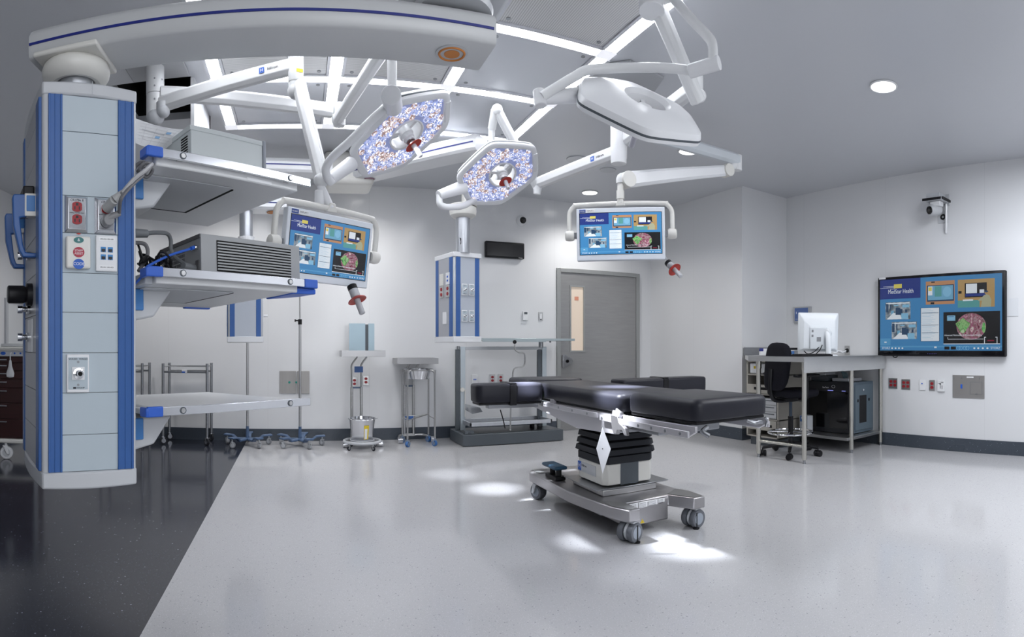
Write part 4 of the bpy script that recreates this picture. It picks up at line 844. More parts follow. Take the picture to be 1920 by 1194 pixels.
q = MB(); q.beam(top2+V(.0,0,-.02),kk,.065,.07); q.beam(top2+V(.035,.02,-.03),kk+V(.03,.02,.0),.03,.05); q.build('spring_arm', armw, t, bevel=.004)
MB().sphere(kk,.042).cyl(kk,top,.03).build('elbow', armw, t)
MB().box((-.012,-.048,-.055),(.03,-.046,-.035),Matrix.Translation(A1+V(.008,0,0))@Matrix.Rotation(.35,4,'Z')).build('yellow_tag', yellow, t, smooth=False)
ad = (A1-A0).normalized(); logo(t, A0.lerp(A1,.80)+V(0,0,.002), ad, .038)
MB().sphere((pL_.x+.005,pL_.y-.01,2.705),.062).sphere((A0.x+.035,A0.y-.035,A0.z-.06),.046).cyl((A0.x+.03,A0.y-.03,A0.z-.08),(A0.x+.03,A0.y-.03,A0.z+.0),.044).build('swivel_elbow', lgrey, t)
hp2 = P(660,541,3.28); handle_cup(P(661,540,3.28), P(672,572,3.25)-hp2, t, 1.05)
# ---------------------------------------------------------------- lamp heads
def basis(p):
    T = (Vector((0,0,CAMH))-p).normalized(); a = math.atan2(p.x,p.y); R_ = Vector((math.cos(a),-math.sin(a),0)); return R_, T.cross(R_), T
lens_c = [(.31,.07),(.22,-.175),(-.10,-.23),(-.295,-.08),(-.255,.19),(.06,.27)]
def rounded(pts, n=72, it=3):
    per = []; m_ = len(pts); Ls = [math.dist(pts[i],pts[(i+1)%m_]) for i in range(m_)]; tot = sum(Ls); out = []
    for k in range(n):
        s_ = tot*k/n
        for i in range(m_):
            if s_ <= Ls[i]: u = s_/Ls[i]; a,b_ = pts[i],pts[(i+1)%m_]; out.append((a[0]+(b_[0]-a[0])*u,a[1]+(b_[1]-a[1])*u)); break
            s_ -= Ls[i]
        else: out.append(pts[0])
    for _ in range(it): out = [((out[i-1][0]+2*out[i][0]+out[(i+1)%n][0])/4,(out[i-1][1]+2*out[i][1]+out[(i+1)%n][1])/4) for i in range(n)]
    return out
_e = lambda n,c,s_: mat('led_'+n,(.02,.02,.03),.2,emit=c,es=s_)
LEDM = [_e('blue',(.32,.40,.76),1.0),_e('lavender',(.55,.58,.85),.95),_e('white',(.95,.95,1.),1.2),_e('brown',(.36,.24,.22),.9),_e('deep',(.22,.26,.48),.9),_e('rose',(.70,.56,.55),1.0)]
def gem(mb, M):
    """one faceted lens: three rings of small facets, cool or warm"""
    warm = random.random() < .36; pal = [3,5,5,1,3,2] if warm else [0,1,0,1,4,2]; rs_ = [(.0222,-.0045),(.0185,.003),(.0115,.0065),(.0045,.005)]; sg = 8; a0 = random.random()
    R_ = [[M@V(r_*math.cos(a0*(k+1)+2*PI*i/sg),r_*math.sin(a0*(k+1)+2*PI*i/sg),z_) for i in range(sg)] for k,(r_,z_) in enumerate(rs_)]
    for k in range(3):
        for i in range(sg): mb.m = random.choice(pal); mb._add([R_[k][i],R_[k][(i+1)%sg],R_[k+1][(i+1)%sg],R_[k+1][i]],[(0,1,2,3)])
    mb.m = 2 if random.random() < .6 else 4; mb._add(R_[3],[tuple(range(sg))])  # white tips and random facet colours paint the lens glints
def inpoly(x,y,pts):
    r_ = False; j = len(pts)-1
    for i in range(len(pts)):
        if (pts[i][1] > y) != (pts[j][1] > y) and x < (pts[j][0]-pts[i][0])*(y-pts[i][1])/(pts[j][1]-pts[i][1])+pts[i][0]: r_ = not r_
        j = i
    return r_
def lamp_head(t, c, nv, xv, s=1., hc=(.02,.0)):
    """c centre of the lens plane, nv light direction, xv long axis, built with mirrored y when needed"""
    z = Vector(nv).normalized(); x = Vector(xv); x = (x-z*x.dot(z)).normalized(); y = z.cross(x)
    M = Matrix(((x.x,y.x,z.x,c.x),(x.y,y.y,z.y,c.y),(x.z,y.z,z.z,c.z),(0,0,0,1)))@Matrix.Scale(s,4)
    lp_ = rounded(lens_c); n = len(lp_)
    def ring(k, z_, off=0): return [M@V(px_*k+off*px_/math.hypot(px_,py_)-hc[0]*0, py_*k+off*py_/math.hypot(px_,py_), z_) for px_,py_ in lp_]
    def circ(r_, z_): 
        o_ = []
        for px_,py_ in lp_: a = math.atan2(py_,px_); o_.append(M@V(hc[0]+r_*math.cos(a),hc[1]+r_*math.sin(a),z_))
        return o_
    hs = MB(); hs.loft([circ(.100,.0),circ(.100,-.03),circ(.106,-.075),circ(.125,-.098),ring(.62,-.094),ring(.85,-.082,.02),ring(1.0,-.058,.035),ring(1.0,-.03,.047),ring(1.0,-.028,.047)],cap=False)
    hs.build('lamp_housing', white, t, ang=30)
    bd = MB(); bd.loft([ring(1,-.030,.0475),ring(1,-.022,.0485),ring(1,-.016,.0475)],cap=False); bd.build('dark_seal', charcoal, t)
    fr = MB(); fr.loft([ring(1,-.018,.048),ring(1,.0,.046),ring(1,.006,.036),ring(1,.004,.004),ring(1,-.006,.0)],cap=False); fr.build('lens_frame', white, t, ang=40)
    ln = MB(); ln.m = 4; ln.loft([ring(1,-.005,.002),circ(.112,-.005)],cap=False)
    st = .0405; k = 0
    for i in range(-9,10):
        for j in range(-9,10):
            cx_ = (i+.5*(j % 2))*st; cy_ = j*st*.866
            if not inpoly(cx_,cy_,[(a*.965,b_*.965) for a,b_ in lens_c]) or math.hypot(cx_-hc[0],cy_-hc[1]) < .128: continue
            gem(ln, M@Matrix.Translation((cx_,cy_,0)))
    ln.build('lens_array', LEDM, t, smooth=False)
    cl = MB(); cl.loft([circ(.112,-.006),circ(.114,.005),circ(.106,.007),circ(.100,.0)],cap=False); cl.build('centre_ring', white, t)
    hu = MB(); HMx = M@Matrix.Translation((hc[0],hc[1],0)); hu.lathe([(.036,-.06),(.044,-.04),(.044,.005),(.036,.01),(.036,.03),(.029,.034),(.029,.05)],HMx,26)
    for a in (.3,.3+2*PI/3,.3+4*PI/3): hu.box((.02,-.011,-.05),(.104,.011,-.015),HMx@Matrix.Rotation(a,4,'Z'))
    ho = hu.build('handle_hub', white, t)
    MB().torus((0,0,.052),.022,.007,HMx).lathe([(.018,.05),(.02,.075)],HMx).build('hub_ring', steelD, ho)
    gd = MB(); gd.lathe([(.02,.078),(.052,.082),(.054,.086),(.02,.084)],HMx@Matrix.Diagonal((1,.7,1,1)),26); gd.build('handle_guard', redpl, ho)
    MB().lathe([(.016,.07),(.0155,.165),(.012,.170)],HMx,20).build('grip', mat('grip_grey',(.52,.52,.56),.3), ho)
    return M
def panel_strip(t, M, dx=.303, dy=-.060, a=-20):
    Q = M@Matrix.Translation((dx,dy,-.012))@Matrix.Rotation(math.radians(a),4,'Z')
    MB().box((-.03,-.085,-.028),(.007,.085,.022),Q).build('side_pod', white, t, bevel=.006); MB().box((.006,-.055,-.010),(.0085,.050,.012),Q).build('control_strip', black, t, bevel=.001)
# lamp one: near, left
c1 = P(757,257,3.4); R_,U_,T_ = basis(c1)
t = thing('surgical_light','left surgical lamp with glowing hexagonal lens, nearest lamp with lit face towards us','surgical light', c1)
ML1 = lamp_head(t, c1, R_*.49-U_*.68+T_*.54, R_*.81+U_*.585, 1.0)
panel_strip(t, ML1)
# yoke for lamp one
JJ = P(735,187,3.32); s1 = P(638,322,3.30); dm = (P(716,204,3.26))
MB().cyl(P(733,178,2.84),P(737,200,3.02),.050,seg=30).build('yoke_joint', white, t, bevel=.004)
q = MB(); q.tube([P(728,198,2.98),P(700,222,2.98),P(655,266,3.02),P(626,292,3.06),P(612,312,3.1),P(612,328,3.13),P(621,342,3.18)],.023,12,5); q.build('yoke', white, t)
MB().cyl(P(618,336,3.20),P(660,306,3.32),.034,.042,seg=24).build('side_pivot', white, t, bevel=.004)
q = MB(); q.cyl(P(735,100,3.0),P(735,185,3.0),.0255); q.sphere(P(735,92,3.0),.045); q.build('drop_tube', armw, t)
Bs = P(300,176,3.98); Be = P(622,208,4.22)
q = MB(); q.beam(Bs,Be,.085,.10); q.build('extension_arm', armw, t, bevel=.004)
MB().lathe([(.0,-.115),(.04,-.115),(.045,-.10),(.045,.045),(.0,.045)],Matrix.Translation(P(636,207,4.22)),24).build('knuckle', armw, t)
ka = P(634,224,4.2); kb = P(722,88,3.05)
q = MB(); q.beam(ka,kb,.075,.075); q.build('spring_arm', armw, t, bevel=.006)
MB().sphere(ka,.05).build('elbow', armw, t); q = MB(); q.beam(kb,P(735,92,3.0),.06,.06); q.build('elbow', armw, t, bevel=.01)
# lamp two: middle
c2 = P(938,330,4.3); R_,U_,T_ = basis(c2)
t = thing('surgical_light','middle surgical lamp with glowing hexagonal lens, hanging in front of the far pendant','surgical light', c2)
ML2 = lamp_head(t, c2, R_*.27-U_*.60+T_*.75, R_*.84+U_*.54, .94)
panel_strip(t, ML2)
MB().cyl(P(822,366,4.2),P(870,350,4.32),.034,.05,seg=24).build('side_pivot', white, t, bevel=.004)
q = MB(); q.tube([P(824,366,4.22),P(826,384,4.2),P(845,388,4.25),P(880,380,4.4),P(930,330,4.6),P(925,280,4.62)],.024,12,5); q.build('yoke', white, t)
q = MB(); q.cyl(P(921,285,4.6),P(922,240,4.58),.026).cyl(P(922,242,4.58),P(928,206,4.5),.032); q.build('drop_tube', armw, t, bevel=.003)
pk = P(932,206,4.5); ke = P(1008,352,4.85)
q = MB(); q.beam(pk,ke,.07,.075); q.build('spring_arm', armw, t, bevel=.006); MB().sphere(pk,.045).build('elbow', armw, t)
la = P(1158,285,4.2); lbv = P(1012,342,4.82)
q = MB(); q.beam(la,lbv,.08,.10,h1=.09); q.build('extension_arm', armw, t, bevel=.004)
MB().lathe([(0,-.09),(.055,-.09),(.0575,-.08),(.0575,.12),(0,.12)],Matrix.Translation(P(1160,284,4.2)),28).build('knuckle', white, t)
MB().cyl(P(1009,340,4.83),P(1007,364,4.84),.045,.03).build('end_joint', white, t)
ad = (la-lbv); logo(t, la.lerp(lbv,.25)+V(0,0,.0), ad, .04)
# lamp three: right, seen from above
c3 = P(1196,216,3.15); R_,U_,T_ = basis(c3)
t = thing('surgical_light','right surgical lamp tilted away from us, showing its smooth white back','surgical light', c3)
ML3 = lamp_head(t, c3, -R_*.33-U_*.90-T_*.32, R_*.93-U_*.37, 1.05)
MB().cyl(P(1012,184,3.02),P(1082,179,3.12),.034,.042,seg=24).build('side_pivot', white, t, bevel=.004)
MB().cyl(P(1014,199,2.99),P(1010,170,3.0),.032).build('yoke_joint', white, t, bevel=.004)
q = MB(); q.tube([P(1300,133,3.06),P(1262,128,3.1),P(1180,127,3.13),P(1105,131,3.1),P(1080,142,3.07),P(1045,163,3.02),P(1014,182,2.98)],.026,12,5); q.build('yoke', armw, t)
MB().cyl(P(1293,134,3.06),P(1349,117,3.0),.037,seg=28).build('yoke_joint', white2, t, bevel=.003)
q = MB(); q.tube([P(1255,-12,3.12),P(1272,8,3.1),P(1300,40,3.06),P(1325,66,3.03),P(1336,84,3.02),P(1337,118,3.0)],.026,12,4); q.build('yoke_upper', armw, t)
sa0 = P(1309,192,3.45); sa1 = P(1228,2,3.15)
q = MB(); q.beam(sa0,sa1,.085,.09); q.build('spring_arm', armw, t, bevel=.008); MB().cyl(P(1222,22,3.12),P(1222,-8,3.14),.07,seg=26).build('upper_joint', white, t, bevel=.004)
q = MB(); q.beam(P(1222,5,3.12),P(1262,-8,3.12),.06,.05); q.build('elbow', armw, t, bevel=.006)
MB().cyl(P(1308,143,3.5),P(1308,185,3.5),.034,seg=24).sphere(P(1312,180,3.46),.04).build('knuckle', armw, t)
q = MB(); q.beam(P(1172,262,4.2),P(1300,166,3.52),.08,.10); q.build('extension_arm', armw, t, bevel=.004)
q = MB(); 
panel_strip(t, ML3, -.30, .05, 160)
# ================================================================ operating table
t = thing('operating_table','black padded operating table with bellows column on a wheeled steel base','operating table',(2.02,3.3,0))
# base plate outline (x across, y along the table)
bx0,bx1 = 1.70,2.32
out = [(1.72,4.02),(2.28,4.02),(2.31,3.95),(2.31,3.0),(2.345,2.90),(2.33,2.735),(2.24,2.735),(2.165,2.90),(1.85,2.905),(1.855,2.745),(1.775,2.745),(1.725,2.87),(1.675,3.3),(1.68,3.95)]
base = MB().prism(out,.125,.195).build('base', satin, t, bevel=.008, seg=3)
MB().prism([(1.735,3.0),(1.84,2.92),(1.845,2.76),(1.785,2.76),(1.74,2.87)],.1955,.1975).prism([(2.175,2.92),(2.30,3.0),(2.33,2.90),(2.315,2.75),(2.25,2.75)],.1955,.1975).prism([(1.72,4.0),(1.88,4.0),(1.88,3.86),(1.72,3.86)],.1955,.1975).build('grip_plate', mat('plate_grey',(.24,.24,.24),.45,.5), base, smooth=False, each=True)
MB().box((1.852,2.896,.045),(2.165,3.9,.185)).build('chassis_box', satin, t, bevel=.01)
MB().box((1.80,3.10,.07),(2.22,3.85,.13)).build('underframe', steelD, t, bevel=.006)
EM = frame((1.865,2.8955,.0),(1,0,0),(0,0,1))
q = MB(); q.m = 0
for a,b_,c_,d_ in ((.004,.07,.145,.183),(.078,.14,.150,.183),(.147,.215,.153,.183),(.222,.27,.16,.183)): q.m = 0; q.box((a,c_,.0),(b_,d_,.0015),EM); q.m = 1; [q.box((a+.004,d_-.008-.007*k,.0015),(b_-.012,d_-.0065-.007*k,.0018),EM) for k in range(4)]
q.m = 2; q.disc((.065,.125,0),.012,EM,.0015); q.m = 0; q.text('?', EM@Matrix.Translation((.065,.125,.0018)), .018)
q.build('rating_label', [whiteink,ink,royal,yellow], t, smooth=False); q = MB(); q.m = 3; q.prism([(.088,.055),(.118,.055),(.103,.08)],0,.0015,EM); q.m = 1; q.text('!', EM@Matrix.Translation((.103,.064,.0017)), .014); q.build('warning_sticker', [whiteink,ink,royal,yellow], t, smooth=False)
# pedestal
cx0,cx1,cy0,cy1 = 1.82,2.196,3.10,3.464
MB().prism([(cx0-.02,cy0-.02),(cx1+.01,cy0-.02),(cx1+.01,cy1+.02),(cx0-.02,cy1+.02)],.195,.236).build('skirt', steel, t, bevel=.006)
MB().box((cx0-.07,cy0-.03,.238),(cx1+.10,cy1+.06,.244)).build('guard_plate', steelD, t, bevel=.002)
pb = MB().prism([(cx0+.0,cy0+.03),(cx0+.03,cy0),(cx1-.03,cy0),(cx1,cy0+.03),(cx1,cy1-.03),(cx1-.03,cy1),(cx0+.03,cy1),(cx0,cy1-.03)],.252,.385).build('pedestal', cream, t, bevel=.008)
MB().box((cx0+.12,cy0-.003,.25),(cx0+.255,cy0+.01,.384)).build('dark_front', charcoal, pb)
LM = frame((cx0-.0015,3.44,.33),(0,-1,0),(0,0,1))
q = MB(); q.m = 0; q.box((.0,-.035,0),(.24,.03,.002),LM); q.m = 1; q.box((.0,-.03,.002),(.045,.03,.003),LM); q.m = 2; q.text('H', LM@Matrix.Translation((.022,0,.0035)), .045); q.m = 3; q.text('Hillrom', LM@Matrix.Translation((.085,.008,.0025)), .022); q.m = 4; q.box((.06,-.03,.002),(.235,-.012,.0025),LM)
q.build('brand_plate', [lgrey,royal,whiteink,ink,greypl], pb, smooth=False)
bl = MB(); rngs = []
def rr_(e,z,r=.035): return [V(x,y,z) for x,y in [(cx0-e+ (cx1-cx0+2*e)*a, cy0-e+(cy1-cy0+2*e)*b_) for a,b_ in ((.1,0),(.9,0),(1,.1),(1,.9),(.9,1),(.1,1),(0,.9),(0,.1))]]
levels = [(.385,.006),(.43,.006),(.438,-.02)]
z = .438
for k in range(4): levels += [(z+.004,.022-.007*k),(z+.036,.016-.007*k),(z+.044,-.03)]; z += .047
levels += [(.66,-.03)]
bl.loft([rr_(e,z_) for z_,e in levels]); bl.build('bellows', rubber, t, ang=25)
# frame under the pads
xs0,xs1 = 1.735,2.225
MB().box((xs0+.03,2.45,.655),(xs1-.03,3.95,.70)).box((1.84,2.95,.60),(2.20,3.55,.66)).build('top_frame', steelD, t, bevel=.006)
sd = MB()
for x in (xs0,xs1):
    R_ = frame((x,0,0),(0,1,0),(0,0,1))
    sd.prism([(2.10,.715),(2.16,.685),(2.62,.690),(2.72,.66),(2.82,.62),(3.3,.60),(3.9,.665),(4.12,.675),(4.14,.72),(3.4,.735),(2.1,.745)],-.008,.008,R_)
fsil = mat('frame_silver',(.62,.61,.64),.3,.55); sf = sd.build('side_frame', fsil, t, bevel=.003, each=True)
rl = MB()
for x in (xs0-.03,xs1+.03):
    rl.box((x-.006,2.12,.690),(x+.006,2.95,.722)); rl.box((x-.006,2.98,.700),(x+.006,4.05,.73))
    for y in (2.2,2.45,2.8,3.05,3.35,3.7,3.95): rl.cyl((min(x,x*0+xs0 if x<2 else xs1),y,.71),(max(x,xs0 if x<2 else xs1),y,.71),.009,seg=12)
rl.build('side_rail', fsil, sf, bevel=.002)
hg = MB()
for y,z_,r_ in ((2.78,.735,.042),(3.62,.745,.033)):
    for x in (xs0-.012,xs1+.012): hg.cyl((x-.016,y,z_),(x+.016,y,z_),r_,seg=26)
hg.build('hinge', fsil, sf, bevel=.004, each=True)
LVM = frame((xs0-.026,0,0),(0,-1,0),(0,0,1))
MB().prism([(-2.82,.735),(-2.745,.735),(-2.73,.70),(-2.67,.675),(-2.655,.635),(-2.675,.635),(-2.70,.66),(-2.75,.655),(-2.755,.63),(-2.79,.63),(-2.81,.67)],-.012,.012,LVM).build('release_lever', satin, sf, bevel=.004)
for y in (2.18,2.30,2.42,2.54,2.92,3.10,3.30,3.50,3.72,3.90):
    MB().cyl((xs0-.038,y,.705 if y < 2.95 else .714),(xs0-.033,y,.705 if y < 2.95 else .714),.008,seg=14).build('rail_bolt', steelD, sf)
MB().box((xs0-.046,3.92,.69),(xs0-.032,3.99,.735)).build('green_tab', mat('green_tab',(.03,.45,.1),.4,emit=(.03,.5,.1),es=.15), sf)
# hanging white tag (diamond) in front of the bellows
tg = P(1130,792,3.12); q = MB(); G = frame(P(1130,848,3.12), V(math.cos(.75),-math.sin(.75),0), (0,0,1))
q.prism([(0,.135),(.045,.02),(.0,-.115),(-.035,.02)],-.002,.002,G @ Matrix.Rotation(.0,4,'Z')); q.build('hanging_plate', mat('white_tag',(.85,.86,.9),.3), t, bevel=.001)
MB().disc((0,.02,.002),.003,G,.001,10).build('plate_hole', ink, t)
q = MB(); a = onY(1080,826,2.98); q.box((2.05,2.93,.60),(2.13,2.98,.68)); q.build('connector_block', ltblue, t, bevel=.004)
MB().box((2.17,2.85,.625),(2.36,2.92,.64)).build('blue_strip', blue2, t, bevel=.003)
# pads
def padbox(x0,x1,y0,y1,z0,z1,name='pad',r=.03,nose=None,board=True):
    q = MB(); n = 6; rings = []
    def rr2(e,z_):
        pts = []
        R_ = max(.05-e,.01)
        for cx_,cy_,a in ((x1-e-R_,y0+e+R_,-PI/2),(x1-e-R_,y1-e-R_,0),(x0+e+R_,y1-e-R_,PI/2),(x0+e+R_,y0+e+R_,PI)):
            for k in range(5): tt = a+PI/2*k/4; pts.append(V(cx_+R_*math.cos(tt),cy_+R_*math.sin(tt),z_))
        return pts
    rings.append(rr2(.012,z0)); rings.append(rr2(.002,z0+.01))
    rings.append(rr2(0,(z0+z1)/2))
    for k in range(n+1): a = PI/2*k/n; rings.append(rr2(r*(1-math.cos(a)), z1-r+r*math.sin(a)))
    rings.append(rr2(.12 if min(x1-x0,y1-y0) > .3 else .07, z1+.004))
    q.loft(rings); o = q.build(name, pad, t, ang=60)
    if board: MB().box((x0+.02,y0+.02,z0-.016),(x1-.02,y1-.02,z0-.001)).build('pad_board', black, o, bevel=.003)
    return o
padbox(1.715,2.215,2.08,2.68,.766,.872,'leg_pad',.035)
padbox(1.705,2.24,2.73,4.08,.752,.858,'body_pad',.035)
padbox(1.74,2.24,4.12,4.58,.775,.868,'head_pad')
def armboard(x0,x1,y0,y1,z0,z1,sx):
    o = padbox(x0,x1,y0,y1,z0,z1,'armboard_pad',.02)
    MB().box((sx-.025,y0-.005,z0-.02),(sx+.025,y1+.005,z0-.002)).box((sx-.025,y0-.006,z0-.01),(sx+.025,y0+.001,z1-.004)).box((sx-.025,y0,z1-.002),(sx+.025,y1,z1+.007)).box((sx-.025,y1-.001,z0),(sx+.025,y1+.005,z1)).build('strap', black, o, bevel=.003)
    MB().box((x0+.1,(y0+y1)/2-.03,z0-.045),(x1-.02,(y0+y1)/2+.03,z0-.016)).build('armboard_bracket', steelD, o, bevel=.004)
armboard(1.20,1.70,3.72,3.92,.738,.866,1.46)
armboard(2.34,3.20,3.72,3.92,.745,.872,2.76)
# torn plastic under the left arm board, cord, far clamp
MB().tube([P(938,768,4.1),P(943,785,4.1),P(947,803,4.1)],.004,7,3).build('dangling_strap', black, t)
q = MB(); q.sheet([P(872,757,4.0),P(900,764,4.05),P(905,772,4.05),P(886,776,4.0),P(872,768,4.0)]); q.build('plastic_sleeve', clear, t)
MB().tube([(1.80,2.10,.735),(1.76,2.085,.72),(1.78,2.06,.70)],.012,10,3).tube([(2.08,2.11,.745),(2.11,2.085,.730),(2.14,2.085,.733),(2.16,2.08,.728)],.010,10,4).tube([(2.17,2.07,.755),(2.185,2.07,.735),(2.175,2.07,.705)],.006,8,3).build('leg_section_clamp', steelD, t, each=True)
MB().box((1.95,2.2,.742),(2.12,2.34,.752)).build('blue_strip', blue2, t, bevel=.003)
for (x,y,a,db) in ((1.815,2.80,.35,True),(2.285,2.80,.15,True),(1.735,3.90,1.9,False),(2.26,3.92,1.9,False)):
    f_ = castor(t,x,y,.058,a,.062,greypl,mat('castor_grey',(.13,.14,.16),.45),mat('castor_hub',(.33,.37,.43),.4),.128,db)
for (x,y) in ((1.835,2.755),(2.27,2.75)): MB().lathe([(.02,0),(.02,.008),(.008,.012),(.008,.10)],Matrix.Translation((x,y,0)),16).build('levelling_foot', black, t)
# foot pedal and cable behind
t = thing('foot_switch','dark blue foot switch resting on the left of the table base','foot switch',(1.77,3.67,.196))
MB().prism([(1.70,3.56),(1.80,3.56),(1.80,3.78),(1.70,3.78)],.275,.30).build('pedal', mat('pedal_blue',(.02,.07,.13),.5), t, bevel=.012, seg=3)
MB().box((1.72,3.59,.197),(1.80,3.76,.225)).cyl((1.76,3.62,.22),(1.76,3.62,.28),.02).cyl((1.76,3.72,.22),(1.76,3.72,.28),.02).build('pedal_base', black, t, bevel=.004)
# ================================================================ desk corner on the right
DZ = 1.03
t = thing('stainless_desk','stainless steel counter-height desk with apron and tubular legs in the right corner','desk',(4.9,4.2,0))
poly = [(4.20,3.50),(5.655,3.50),(5.655,YR-.015),(4.90,YR-.015),(4.86-.0,YR-.05),(4.20,4.26)]
poly = [(4.20,3.50),(5.65,3.50),(5.65,5.0),(4.90,5.0),(4.845,4.95),(4.20,4.24)]
MB().box((4.20,3.50,DZ-.006),(5.65,3.72,DZ)).box((4.20,3.72,DZ-.006),(4.26,4.24,DZ)).box((4.50,3.72,DZ-.006),(5.65,4.24,DZ)).prism([(4.20,4.24),(5.65,4.24),(5.65,5.0),(4.90,5.0),(4.845,4.95)],DZ-.006,DZ).build('desk_top', steel, t, smooth=False)
a = MB(); a.box((4.20,3.496,DZ-.155),(5.65,3.502,DZ-.002)); a.build('front_apron', mat('apron_steel',(.60,.61,.62),.22,.85,noise=((2,2,8),.12)), t, bevel=.001)
a = MB(); a.box((4.195,3.496,DZ-.05),(4.202,4.24,DZ)); a.beam((4.20,4.24,DZ-.025),(4.845,4.95,DZ-.025),.008,.05); a.build('edge_trim', steel, t, smooth=False)
MB().box((4.90,4.99,DZ),(5.65,5.004,DZ+.09)).box((4.87,4.985,DZ),(4.90,5.004,DZ+.09)).build('backsplash', steelD, t, bevel=.002)
LT = mat('leg_steel',(.55,.54,.50),.25,.95)
legs = [(4.235,4.13),(4.285,3.565),(5.03,3.535),(5.61,3.535),(5.60,4.6)]
for i,(x,y) in enumerate(legs):
    M = Matrix.Translation((x,y,0)); lg = MB().lathe([(.022,.035),(.024,.05),(.024,DZ-.13),(.030,DZ-.12),(.030,DZ-.007)],M,20).build('leg', LT, t)
    MB().lathe([(.016,0),(.013,.02),(.016,.036)],M,14).build('foot', steelD, lg)
MB().cyl((4.235,4.13,.165),(4.285,3.565,.165),.015).build('stretcher', LT, t)
MB().box((4.95,3.53,.135),(5.62,4.50,.165)).build('under_shelf', steel, t, bevel=.003)
# rack enclosure
t = thing('equipment_rack','dark network equipment cabinet with glass door under the desk','cabinet',(5.4,3.95,.17))
x0,x1,ya,yb,za,zb = 5.18,5.60,3.63,4.28,.17,.735
MB().box((x0,ya,za),(x1,yb,zb)).build('cabinet_body', slate, t, bevel=.004)
SMk = frame((x0-.001,yb,za),(0,-1,0),(0,0,1)); w_ = yb-ya; h_ = zb-za
d_ = MB().box((.0,.0,0),(w_,h_,.012),SMk).build('door', mat('door_dark',(.015,.016,.02),.35), t, bevel=.003)
MB().box((.05,.05,.012),(w_-.05,h_-.11,.014),SMk).build('glass', blackg, d_)
q = MB(); q.text('StarTech', SMk@Matrix.Translation((w_*.45,h_-.065,.0125)), .024); q.torus((w_*.62,h_-.052,.0125),.022,.002,SMk,20,5,(1,.7)); q.build('badge', whiteink, d_, smooth=False)
q = MB(); q.box((w_*.5,h_-.10,.0145),(w_*.62,h_-.093,.0155),SMk).box((w_*.8,h_-.10,.0145),(w_*.88,h_-.093,.0155),SMk); q.build('indicator', mat('led_violet',(.1,.1,.3),.3,emit=(.3,.35,1),es=.8), d_, smooth=False, each=True)
FMk = frame((x0,ya-.001,za),(1,0,0),(0,0,1))
sp_ = MB().box((.05,.03,0),(x1-x0-.03,h_-.03,.006),FMk).build('side_panel', mat('slate2',(.085,.12,.15),.4), t, bevel=.003)
MB().box((.13,.11,.006),(.27,h_-.15,.008),FMk).build('grille', black, sp_); MB().disc((.2,h_-.09,.006),.012,FMk,.01).build('lock', chrome, sp_); MB().box((.09,h_-.22,.006),(.11,h_-.19,.012),FMk).box((.31,h_-.22,.006),(.33,h_-.19,.012),FMk).build('latch', black, sp_, each=True)
t = thing('instrument_box','flat silver recorder boxes with cables on top of the dark cabinet','electronics',(5.35,3.8,.735))
MB().box((5.24,3.72,.737),(5.50,3.95,.775)).build('lower_box', alum, t, bevel=.004); MB().box((5.22,4.0,.737),(5.42,4.24,.80)).build('rear_box', charcoal, t, bevel=.004); MB().box((5.215,4.02,.802),(5.40,4.22,.835)).build('upper_box', alum, t, bevel=.004)
q = MB(); [q.tube([(5.26+.03*k,3.80+.01*k,.775),(5.28+.02*k,3.84,.83),(5.33,3.9+.02*k,.87),(5.4,3.95,.90)],.006,6,4) for k in range(5)]; q.build('cable_bundle', mat('cable_teal',(.12,.2,.22),.5), t)
# shelving unit with printer
t = thing('shelf_cabinet','beige metal shelf cabinet with drawers under the desk by the recess wall','cabinet',(5.0,4.6,.1))
cgm = mat('beige_metal',(.42,.40,.36),.4); X0,X1,Y0,Y1 = 4.72,5.15,4.30,4.80
q = MB(); q.box((X0,Y0,.10),(X1,Y0+.02,.97)).box((X0,Y1-.02,.10),(X1,Y1,.97)).box((X1-.02,Y0,.10),(X1,Y1,.97))
for z_ in (.10,.30,.58,.80,.95): q.box((X0,Y0,z_),(X1,Y1,z_+.015))
q.build('carcass', cgm, t, bevel=.002)
MB().box((X0+.04,Y0+.03,.0),(X1-.02,Y1-.03,.099)).build('plinth', charcoal, t)
Q = frame((X0-.001,Y1,0),(0,-1,0),(0,0,1)); w_ = Y1-Y0
for z0,z1 in ((.185,.30),(.60,.70)):
    d_ = MB().box((.03,z0,0),(w_-.02,z1,.018),Q).build('drawer', cgm, t, bevel=.003); MB().box((.14,z0+.04,.018),(.42,z0+.07,.019),Q).build('drawer_slot', hole, d_, smooth=False)
t = thing('printer','white desktop printer with small stickers on the top shelf of the beige cabinet','printer',(4.9,4.65,.72))
MB().box((4.74,4.41,.817),(5.1,4.77,.94)).build('body', white, t, bevel=.015, seg=3)
q = MB(); Q2 = frame((4.739,4.76,.815),(0,-1,0),(0,0,1)); q.m = 0; q.box((.06,.06,0),(.09,.09,.001),Q2).box((.11,.07,0),(.13,.09,.001),Q2); q.m = 1; q.box((.11,.045,0),(.14,.06,.001),Q2); q.build('sticker', [yellow,mat('green_sticker',(.3,.6,.1),.5)], t, smooth=False)
t = thing('storage_drawers','stack of small light grey plastic storage drawers in the beige cabinet','drawers',(4.9,4.6,.32))
MB().box((4.735,4.34,.317),(5.05,4.72,.55)).build('case', mat('drawer_case',(.40,.41,.42),.5), t, bevel=.004)
Q2 = frame((4.734,4.72,.317),(0,-1,0),(0,0,1))
for k in range(3): d_ = MB().box((.02,.01+.075*k,0),(.38,.075+.075*k,.006),Q2).build('drawer', mat('drawer_light',(.55,.56,.58),.4), t, bevel=.003); MB().box((.05,.05+.075*k,.006),(.35,.06+.075*k,.009),Q2).build('drawer_pull', charcoal, d_)
t = thing('scale_device','grey and blue device with small display standing behind the chair','device',(5.01,4.14,.167))
